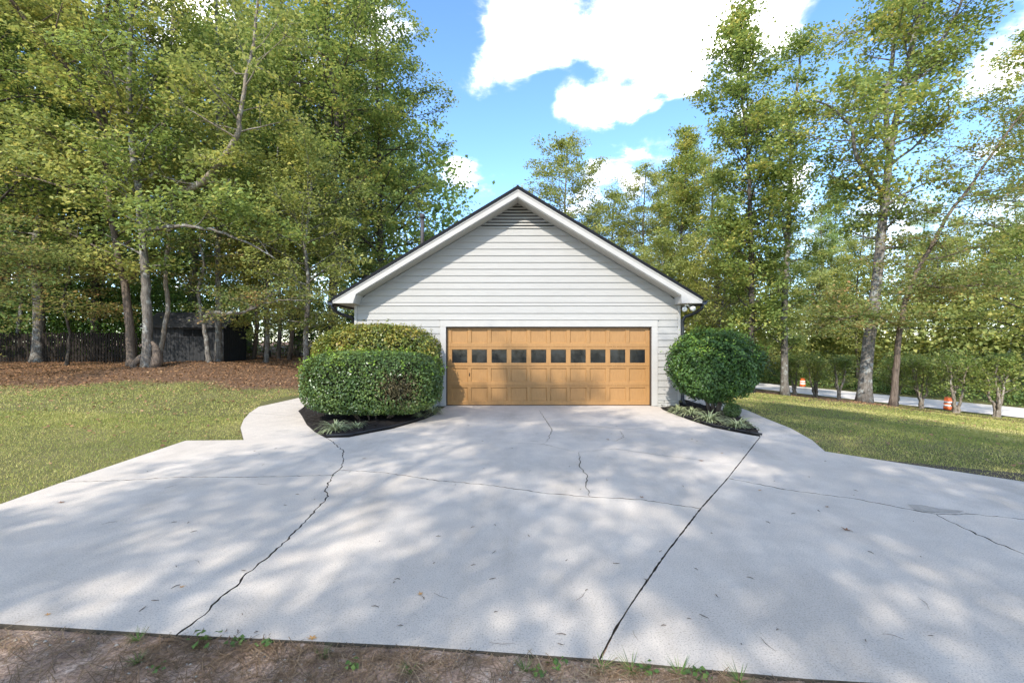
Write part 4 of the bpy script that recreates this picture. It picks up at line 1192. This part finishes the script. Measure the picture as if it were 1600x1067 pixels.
# ------------------------------------------------------------------ shrubs
def shell_points(r, n, ax, ay, h, z0, e=2.6, jitter=.05, lump=.06, bottom=-1):
    """points on a lumpy super-ellipsoid, with outward directions"""
    d = rand_unit(r, n); d = d[d[:, 2] > bottom]
    f = (np.abs(d[:, 0]) ** e + np.abs(d[:, 1]) ** e + np.abs(d[:, 2]) ** e) ** (-1 / e)
    ph = np.sin(d[:, 0] * 5.1 + 1) * np.sin(d[:, 1] * 6.3 + 2) * np.sin(d[:, 2] * 4.7) + .6 * np.sin(d[:, 0] * 11 + d[:, 2] * 9) * np.sin(d[:, 1] * 13 + 4)
    f = f * (1 + lump * ph) * (1 - np.abs(r.normal(size=len(d))) * jitter)
    p = d * f[:, None] * np.array([ax, ay, h / 2]); p[:, 2] += z0 + h / 2
    return p, d


def shrub(name, loc, ax, ay, h, z0, n, leaf, mat, label, seed, stems, e=2.6, lump=.06, jitter=.07, bottom=-1, sprigs=0, dry=None, rz=0, shoot='leaf_new_highlight'):
    r = np.random.RandomState(seed); root = empty(name, loc); root.rotation_euler.z = rz; tag(root, label, 'shrub')
    p, d = shell_points(r, n, ax, ay, h, z0, e, jitter, lump, bottom)
    q, dq = shell_points(r, n // 3, ax * .86, ay * .86, h * .9, z0 + h * .03, e, .12, lump, bottom)
    p = np.concatenate([p, q]); d = np.concatenate([d, dq])
    if sprigs:  # shoots on the upper side only, brighter leaves double as highlights
        s_, ds = shell_points(r, sprigs, ax, ay, h, z0, e, .01, lump, .25)
        s_ = s_ + ds * (r.rand(len(s_)) ** 2 * .11)[:, None]
        s_ = np.repeat(s_, 5, 0) + r.normal(size=(len(s_) * 5, 3)) * .03; 
        link('new_growth', np_mesh('new_growth', leaves(r, s_, leaf, .5, .5, -.3, np.repeat(ds, 5, 0) * .5), 4), M[shoot], root)['kind'] = 'stuff'
    if dry:
        k = np.exp(-(((p - np.array(dry[0])) / np.array(dry[1])) ** 2).sum(1)) > r.uniform(.25, .9, len(p))
        link('dry_foliage', np_mesh('dry_foliage', leaves(r, p[k], leaf * .9, .5, .1, .3, d[k] * .6), 4), M['leaf_hedge_dry'], root)
        p, d = p[~k], d[~k]
    link('foliage', np_mesh('foliage', leaves(r, p, leaf, .55, .25, .1, d * .9), 4), M[mat], root)
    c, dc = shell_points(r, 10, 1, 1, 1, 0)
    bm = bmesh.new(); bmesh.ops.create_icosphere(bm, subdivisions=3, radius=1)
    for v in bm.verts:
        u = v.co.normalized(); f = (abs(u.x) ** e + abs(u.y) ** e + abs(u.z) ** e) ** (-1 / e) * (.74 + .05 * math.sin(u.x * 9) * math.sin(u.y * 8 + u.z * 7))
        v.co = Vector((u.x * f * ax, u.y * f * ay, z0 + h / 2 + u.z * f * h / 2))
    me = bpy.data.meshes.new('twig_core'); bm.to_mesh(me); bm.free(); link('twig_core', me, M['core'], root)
    m = MB()
    for pts, r0, r1 in stems: m.tube(pts, [r0 + (r1 - r0) * i / (len(pts) - 1) for i in range(len(pts))], 7)
    if stems: m.build('stems', M['bark_brown'], root)
    return root


def fan_stems(rr, n, rx, ry, h, r0):
    out = []
    for k in range(n):
        a = rr.uniform(0, 6.28); b0 = (math.cos(a) * rx * .25, math.sin(a) * ry * .25)
        out.append(([(b0[0], b0[1], -.05), (b0[0] * 1.6, b0[1] * 1.6, h * .35), (math.cos(a) * rx * .75, math.sin(a) * ry * .75, h)], r0, r0 * .5))
    return out


rr = random.Random(5)
shrub('clipped_hedge', (-3.06, 10.05, 0), 1.50, .86, 1.36, .16, 30000, .052, 'leaf_hedge', 'clipped green hedge with a brown bare patch in front of the taller bush', 91, fan_stems(rr, 12, 1.3, .7, .5, .018),
      e=3.5, lump=.045, sprigs=500, dry=((.75, -.72, .75), (.52, .6, .42)))
shrub('rounded_bush', (-3.38, 11.42, 0), 1.58, .74, 1.78, .38, 26000, .066, 'leaf_azalea', 'yellow-green rounded bush against the siding, behind the clipped hedge', 92, fan_stems(rr, 10, 1.4, .6, .6, .02), e=2.7, lump=.07, jitter=.09, sprigs=300, shoot='leaf_azalea')
st = []
for a, ln, r0 in ((-.5, .75, .05), (.3, .8, .055), (1.2, .6, .045), (2.2, .8, .05), (3.3, .75, .05), (4.2, .7, .045), (5.2, .8, .05)):
    st.append(([(math.cos(a) * .08, math.sin(a) * .08, -.05), (math.cos(a) * .17, math.sin(a) * .15, .28), (math.cos(a) * .42, math.sin(a) * .40, .62), (math.cos(a) * ln, math.sin(a) * ln * .9, 1.05)], r0, .018))
    st.append(([(math.cos(a) * .30, math.sin(a) * .28, .45), (math.cos(a + .6) * .55, math.sin(a + .6) * .5, .72), (math.cos(a + .7) * .85, math.sin(a + .7) * .8, 1.0)], r0 * .5, .01))
shrub('holly_shrub', (4.87, 11.0, 0), 1.08, .98, 1.76, .28, 25000, .058, 'leaf_holly', 'dark glossy ball-shaped shrub on bare branching stems at the garage corner', 93, st, e=2.1, lump=.11, jitter=.11, sprigs=420)
x, y = G(1144, 653)
shrub('boxwood_ball', (x, y, 0), .19, .19, .33, .02, 2600, .026, 'leaf_hedge', 'tiny round boxwood at the foot of the holly shrub', 94, [], e=2.1, lump=.03)


# striped grass-like clumps
t = NT('lily_turf_leaf'); uv = t.co('UV'); sp_ = t.node('ShaderNodeSeparateXYZ'); t.put(sp_.inputs[0], uv)
M['turf'] = t.base(t.ramp(sp_.outputs[0], [(.0, (.42, .42, .24)), (.25, (.42, .42, .24)), (.32, (.11, .17, .05)), (.68, (.11, .17, .05)), (.75, (.42, .42, .24))]), .5, .3)


def turf_mesh(seed, n=110, L=.34):
    r = random.Random(seed); vs = []; fs = []; uvs = []
    for k in range(n):
        a = r.uniform(0, 6.28); l = L * r.uniform(.55, 1.15); b0 = r.uniform(0, .06); e = r.uniform(.5, 1.35); w = r.uniform(.006, .011); dx, dy = math.cos(a), math.sin(a)
        x, z = b0, 0.0; ang = e; base = len(vs)
        for i in range(6):
            ww = w * (1 - (i / 5) ** 3 * .9)
            vs += [(dx * x - dy * ww, dy * x + dx * ww, z), (dx * x + dy * ww, dy * x - dx * ww, z)]
            x += math.cos(ang) * l / 5; z += math.sin(ang) * l / 5; ang -= r.uniform(.25, .5); z = max(z, .005)
            if i: fs.append((base + 2 * i - 2, base + 2 * i - 1, base + 2 * i + 1, base + 2 * i)); uvs += [0, 1, 1, 0]
    me = bpy.data.meshes.new('leaf_clump'); me.from_pydata(vs, [], fs); u = me.uv_layers.new(name='UVMap')
    for i, q in enumerate(uvs): u.data[i].uv = (q, 0)
    me.materials.append(M['turf']); return me


TM = [turf_mesh(1), turf_mesh(2), turf_mesh(3, 80, .28)]
for k, (px, py, sc, mi, lab) in enumerate(((522, 676, 1.25, 0, 'pale striped grass clump at the pointed front corner of the left bed'), (556, 671, .9, 2, 'small striped grass clump beside the pale one under the hedge'),
                                           (676, 648, 1.15, 1, 'striped grass clump by the left jamb of the garage door'), (655, 655, .9, 2, 'green grass clump left of the one by the door jamb'),
                                           (1062, 646, 1.0, 1, 'striped grass clump nearest the house corner in the right bed'), (1082, 651, 1.2, 0, 'striped grass clump below the downspout, second in the right bed'),
                                           (1111, 661, 1.3, 1, 'wide striped grass clump under the holly shrub'), (1156, 671, 1.25, 0, 'striped grass clump at the tip of the right bed'))):
    x, y = G(px, py); o = link('lily_turf', TM[mi], None, None, (x, y + .08, .01)); o.scale = (sc,) * 3; o.rotation_euler.z = k * 1.1
    tag(o, lab, 'plant', 'striped grass clumps')

# ------------------------------------------------------------------ traffic drums, cables
def drum(loc, rz, label):
    root = empty('traffic_drum', loc); root.rotation_euler.z = rz; tag(root, label, 'traffic drum', 'traffic drums by the road')
    def lathe(name, prof, mat):
        m = MB(); m.tube([(0, 0, z) for z, r_ in prof], [r_ for z, r_ in prof], 20); m.build(name, M[mat], root)
    lathe('base', [(0, .36), (.05, .36), (.09, .30)], 'rubber')
    lathe('body', [(.08, .285), (.28, .28), (.285, .27), (.52, .265), (.525, .255), (.76, .25), (.765, .235), (.95, .225), (.97, .20)], 'orange')
    for z0, r_ in ((.32, .275), (.56, .262)): lathe('band', [(z0, r_), (z0 + .13, r_ - .002)], 'drum_white')
    m = MB(); m.tube([(-.08, 0, .96), (-.07, 0, 1.03), (.07, 0, 1.03), (.08, 0, .96)], .015, 6); m.build('handle', M['orange'], root)


for px, s, lab in ((1254, 49.0, 'orange striped traffic drum far off beyond the straight grey trunk'), (1482, 42.0, 'orange traffic drum half hidden behind a crape myrtle')):
    t_ = (px - 800) / F; d = s / (NX * t_ + NY); x = t_ * d; drum((x, d, ghf(x, d) + .0), px, lab)
for name, z0, lab in (('utility_cable', 507, 'upper thin utility cable strung along the road'), ('utility_cable', 519, 'lower thicker utility cable strung along the road')):
    m = MB(); pts = []
    for k in range(-24, 25):
        p = rn * 40.5 + rd * (k * 2.0); pts.append((p.x, p.y, EYE + (533.5 - z0) / F * 38 + .0009 * (k * 2.0) ** 2 * .6))
    m.tube(pts, .012 if z0 < 510 else .022, 5); tag(m.build(name, M['cable']), lab, 'cable', 'cables')

# ------------------------------------------------------------------ grass, litter, straw, weeds
def in_poly(px, py, poly):
    c = np.zeros(len(px), bool); n = len(poly)
    for i in range(n):
        (x1, y1), (x2, y2) = poly[i], poly[(i + 1) % n]
        k = ((y1 > py) != (y2 > py)) & (px < (x2 - x1) * (py - y1) / ((y2 - y1) if y2 != y1 else 1e-9) + x1); c ^= k
    return c


HARD = [(-5.35, 3.02), tuple(edgeL[1]), tuple(edgeL[2]), (-5.63, 6.8), tuple(edgeL2[2])] + WL_OUT[:] + [(-4, 22), (5, 22)] + rev(WR_OUT) + [tuple(q) for q in rev(r_edge)] + [(9.5, 2.0), (3.5, 2.16), (.5, 2.48), (-3.13, 2.78)]
rg = np.random.RandomState(9)


def scatter(n, x0, x1, y0, y1):
    x = rg.uniform(x0, x1, n); y = rg.uniform(y0, y1, n); k = ~in_poly(x, y, HARD); return x[k], y[k]


bl_v = []
for n, x0, x1, y0, y1, h, w in ((130000, -12, -4.6, 3.4, 10.5, .030, .0034), (80000, -20, -5.8, 9, 16.5, .036, .007), (80000, 4.9, 12, 4.0, 11, .030, .0036), (110000, 6, 22, 5, 22, .036, .0075), (50000, 12, 34, 8, 36, .045, .015), (9000, -14, -9, 3, 6, .045, .006)):
    x, y = scatter(n, x0, x1, y0, y1); s_ = NX * x + NY * y
    k = (rg.rand(len(x)) > litter_zone(x, y) * 1.3) & (s_ < 42); x, y = x[k], y[k]
    patch = .55 + .45 * np.sin(x * 1.3 + 2 * np.sin(y * .7)) * np.sin(y * 1.1 + x * .4); k = rg.rand(len(x)) < .55 + .45 * patch; x, y = x[k], y[k]
    m_ = len(x); a = rg.uniform(0, 6.28, m_); hh = h * rg.uniform(.4, 1.25, m_); lean = rg.normal(size=(m_, 2)) * .55 * hh[:, None]; z = gh(x, y)
    dx, dy = np.cos(a) * w, np.sin(a) * w
    bl_v.append(np.stack([np.stack([x - dx, y - dy, z - .003], 1), np.stack([x + dx, y + dy, z - .003], 1), np.stack([x + lean[:, 0], y + lean[:, 1], z + hh], 1)], 1).reshape(-1, 3))
tag(link('lawn_grass', np_mesh('lawn_grass', np.concatenate(bl_v), 3), M['grass']), 'short autumn lawn grass on both sides of the driveway', 'grass', kind='stuff')


def flat_leaves(x, y, size, tilt=.35, lift=.012):
    n = len(x); c = np.stack([x, y, gh(x, y) + lift], 1)
    nrm = np.stack([rg.normal(size=n) * tilt, rg.normal(size=n) * tilt, np.ones(n)], 1); nrm /= np.linalg.norm(nrm, axis=1, keepdims=True)
    a = rg.uniform(0, 6.28, n); ax = np.stack([np.cos(a), np.sin(a), np.zeros(n)], 1); ax -= nrm * (ax * nrm).sum(1, keepdims=True); sd = np.cross(nrm, ax)
    s_ = (size * rg.uniform(.6, 1.3, n))[:, None]; curl = nrm * s_ * rg.uniform(-.05, .25, n)[:, None]
    return np.stack([c - ax * s_ * .5 + curl, c - sd * s_ * .36, c + ax * s_ * .5 + curl, c + sd * s_ * .36], 1).reshape(-1, 3)


L_ = []
x, y = scatter(42000, -34, -5.8, 12, 30); k = rg.rand(len(x)) < litter_zone(x, y); L_.append(flat_leaves(x[k], y[k], .085))
x, y = scatter(26000, 8, 24, 12, 36); k = rg.rand(len(x)) < litter_zone(x, y) * .9; L_.append(flat_leaves(x[k], y[k], .09))
x, y = scatter(2600, -18, -4.6, 3.5, 15); k = rg.rand(len(x)) < .12 + .88 * np.clip((y - 6) / 8, 0, 1) ** 1.5; L_.append(flat_leaves(x[k], y[k], .075, lift=.03))
x, y = scatter(700, 5, 22, 4, 22); L_.append(flat_leaves(x, y, .07, lift=.04))
tag(link('leaf_litter', np_mesh('leaf_litter', np.concatenate(L_), 4), M['leaf_litter']), 'brown fallen leaves around the trees and over the lawn', 'leaf litter', kind='stuff')

# straw, twigs and stones in the bare dirt before the drive
n = 13000; x = rg.uniform(-4.5, 5, n); y = 2.62 - .085 * x + .05 - np.abs(rg.normal(size=n)) * .32; z = gh(x, y) + rg.uniform(.004, .02, n)
k = rg.rand(n) < .45 + .55 * (np.sin(x * 2.1 + 1) * np.sin(y * 5 + x) > -.2); x, y, z = x[k], y[k], z[k]; n = len(x)
edge_y = lambda x: np.interp(x, [-5.35, -3.13, -.6, .477, 1.5, 3.5, 7.5], [3.02, 2.785, 2.585, 2.475, 2.33, 2.16, 2.0])
k = y < edge_y(x) - .02; x, y, z = x[k], y[k], z[k]; n = len(x)
a = rg.uniform(0, 6.28, n); l = rg.uniform(.02, .09, n); w = .0019; dx, dy = np.cos(a) * l, np.sin(a) * l; nx_, ny_ = -np.sin(a) * w, np.cos(a) * w; dz = rg.normal(size=n) * .008
tag(link('pine_straw', np_mesh('pine_straw', np.stack([np.stack([x - dx + nx_, y - dy + ny_, z - dz], 1), np.stack([x - dx - nx_, y - dy - ny_, z - dz], 1), np.stack([x + dx - nx_, y + dy - ny_, z + dz], 1), np.stack([x + dx + nx_, y + dy + ny_, z + dz], 1)], 1).reshape(-1, 3), 4), M['straw']),
    'pine straw and bits of twig on the bare dirt before the drive', 'pine straw', kind='stuff')
mb = MB(); rp = random.Random(2)
for k in range(260):
    x = rp.uniform(-3.6, 4); y = float(edge_y(x)) - abs(rp.gauss(0, .25)) - .03; s_ = rp.uniform(.003, .012); z = ghf(x, y); p = [(x + s_ * math.cos(a) * rp.uniform(.7, 1.2), y + s_ * math.sin(a) * rp.uniform(.7, 1.2), z) for a in (0, 1.2, 2.4, 3.7, 5)]
    mb.add(p + [(x, y, z + s_ * .9)], [(i, (i + 1) % 5, 5) for i in range(5)])
tag(mb.build('pebbles', M['patch']), 'small stones scattered in the bare dirt', 'pebbles', kind='stuff')
# weeds
def weed_mesh(seed, kind):
    r = np.random.RandomState(seed)
    if kind == 'broad':
        n = 16; a = r.uniform(0, 6.28, n); q = r.uniform(.01, .07, n); c = np.stack([np.cos(a) * q, np.sin(a) * q, r.uniform(.012, .045, n)], 1)
        me = np_mesh('leaves', leaves(r, c, .038, .75, 1.2, .0), 4)
    else:
        n = 34; a = r.uniform(0, 6.28, n); l = r.uniform(.04, .11, n); h = r.uniform(.02, .07, n); w = .0022
        me = np_mesh('leaves', np.stack([np.stack([-np.sin(a) * w, np.cos(a) * w, 0 * a], 1), np.stack([np.sin(a) * w, -np.cos(a) * w, 0 * a], 1), np.stack([np.cos(a) * l, np.sin(a) * l, h], 1)], 1).reshape(-1, 3), 3)
    me.materials.append(M['weed']); return me


WM = [weed_mesh(1, 'broad'), weed_mesh(2, 'blade'), weed_mesh(3, 'broad'), weed_mesh(4, 'blade')]
wk = [(318, 1016, 0, 1.2), (216, 1010, 1, 1), (370, 1016, 2, .8), (415, 1018, 0, .7), (505, 1035, 1, .8), (215, 1045, 3, .9), (550, 1055, 2, .7), (245, 1058, 0, .6), (640, 1060, 1, .8), (940, 1050, 1, 1.1), (870, 1052, 0, .8), (985, 1055, 3, 1.3), (1060, 1062, 1, 1.2),
      (1010, 1060, 0, .8), (1090, 1064, 2, .9), (820, 1058, 3, .9), (840, 1064, 2, .7), (1150, 1066, 3, 1.2)]
for k, (px, py, wi, sc) in enumerate(wk):
    d = F * (EYE + .05) / (py - 533.5); x = (px - 800) / F * d; d = min(d, float(edge_y(x)) - .04); o = link('weed', WM[wi], None, None, (x, d, ghf(x, d) + .002)); o.scale = (sc,) * 3; o.rotation_euler.z = k
    od = ('first', 'second', 'third', 'fourth', 'fifth', 'sixth', 'seventh', 'eighth', 'ninth', 'tenth', 'eleventh', 'twelfth', 'thirteenth', 'fourteenth', 'fifteenth', 'sixteenth', 'seventeenth', 'eighteenth')[sorted(q[0] + q[1] * 1e-4 for q in wk).index(px + py * 1e-4)]
    tag(o, ('broad-leaved' if wi % 2 == 0 else 'grassy') + ' weed, ' + od + ' from the left in the dirt along the drive', 'weed', 'weeds along the drive edge')
# weeds in the crack joint
x, y = G(520, 743); o = link('weed', WM[3], None, None, (x, y, -.01)); o.scale = (.5,) * 3; tag(o, 'tiny tuft growing where two cracks meet in the concrete', 'weed')

# single fallen leaves on the concrete
def lobed(seed):
    r = random.Random(seed); n = 20; vs = [(0, 0, .004)]
    for i in range(n):
        a = 2 * math.pi * i / n; q = (.62 + .38 * math.cos(5 * a)) * r.uniform(.8, 1.1) * (1 if abs(a - math.pi) > .5 else .7); vs.append((math.cos(a) * q, math.sin(a) * q * .85, .06 + .22 * q * q * r.uniform(.2, 1.2)))
    m = MB(); m.add(vs, [(0, 1 + i, 1 + (i + 1) % n) for i in range(n)]); m.tube([(-.3, 0, .05), (-.8, .05, .12), (-1.2, .15, .1)], .025, 4); return m.mesh('leaf')


M['dry_leaf'] = plain('dry_leaf', (.48, .25, .075), .7, .2, .3, 60); M['brown_leaf'] = plain('brown_leaf', (.24, .12, .06), .8, .2, .3, 60)
LB = [lobed(1), lobed(2), lobed(3)]; LB2 = [m_.copy() for m_ in LB]
for m_ in LB: m_.materials.append(M['dry_leaf'])
for m_ in LB2: m_.materials.append(M['brown_leaf'])
for k, (px, py, s_, br, lab) in enumerate(((488, 997, .034, 0, 'orange fallen leaf at the front edge of the drive, on the left'), (657, 928, .026, 0, 'yellow fallen leaf in the sunny patch on the concrete'), (284, 917, .022, 0, 'small yellow leaf left of the long crack'),
                                           (75, 960, .022, 0, 'yellow leaf near the front left corner of the drive'), (1323, 828, .045, 1, 'curled brown leaf on the right slab of the drive'), (1292, 792, .03, 1, 'brown leaf below the crack on the right slab'),
                                           (1096, 720, .04, 1, 'brown leaf just left of the slanting joint'), (950, 687, .04, 1, 'brown leaf on the concrete before the garage door'), (1187, 766, .028, 0, 'orange leaf just right of the slanting joint'),
                                           (96, 785, .04, 1, 'dark curled leaf near the left edge of the drive'), (1003, 777, .03, 1, 'brown leaf beside the middle crack'), (1128, 708, .03, 0, 'small orange leaf close to the right bed'))):
    x, y = G(px, py); o = link('fallen_leaf', (LB2 if br else LB)[k % 3], None, None, (x, y, .002)); o.scale = (s_, s_, s_ * .9); o.rotation_euler.z = k * 2.1; tag(o, lab, 'leaf', 'fallen leaves on the drive')
mb = MB()
for k in range(130):
    d = 2.6 + rp.random() ** 1.6 * 7.5; x = rp.uniform(-.95, .95) * d
    if x < -5 or x > 5.5: continue
    a = rp.uniform(0, 6.28); l = rp.uniform(.006, .03) if rp.random() < .75 else rp.uniform(.04, .09); w = .003 if l < .03 else .0013; q = Vector((math.cos(a), math.sin(a), 0)); c = Vector((x, max(d, float(edge_y(x)) + .05), .003))
    mb.tube([c - q * l, c + Vector((q.y, -q.x, 0)) * l * .2 + Vector((0, 0, .003)), c + q * l], [w * .6, w, w * .4], 4)
tag(mb.build('twig_debris', M['bark_brown']), 'bits of twig and bark strewn over the concrete', 'debris', kind='stuff')
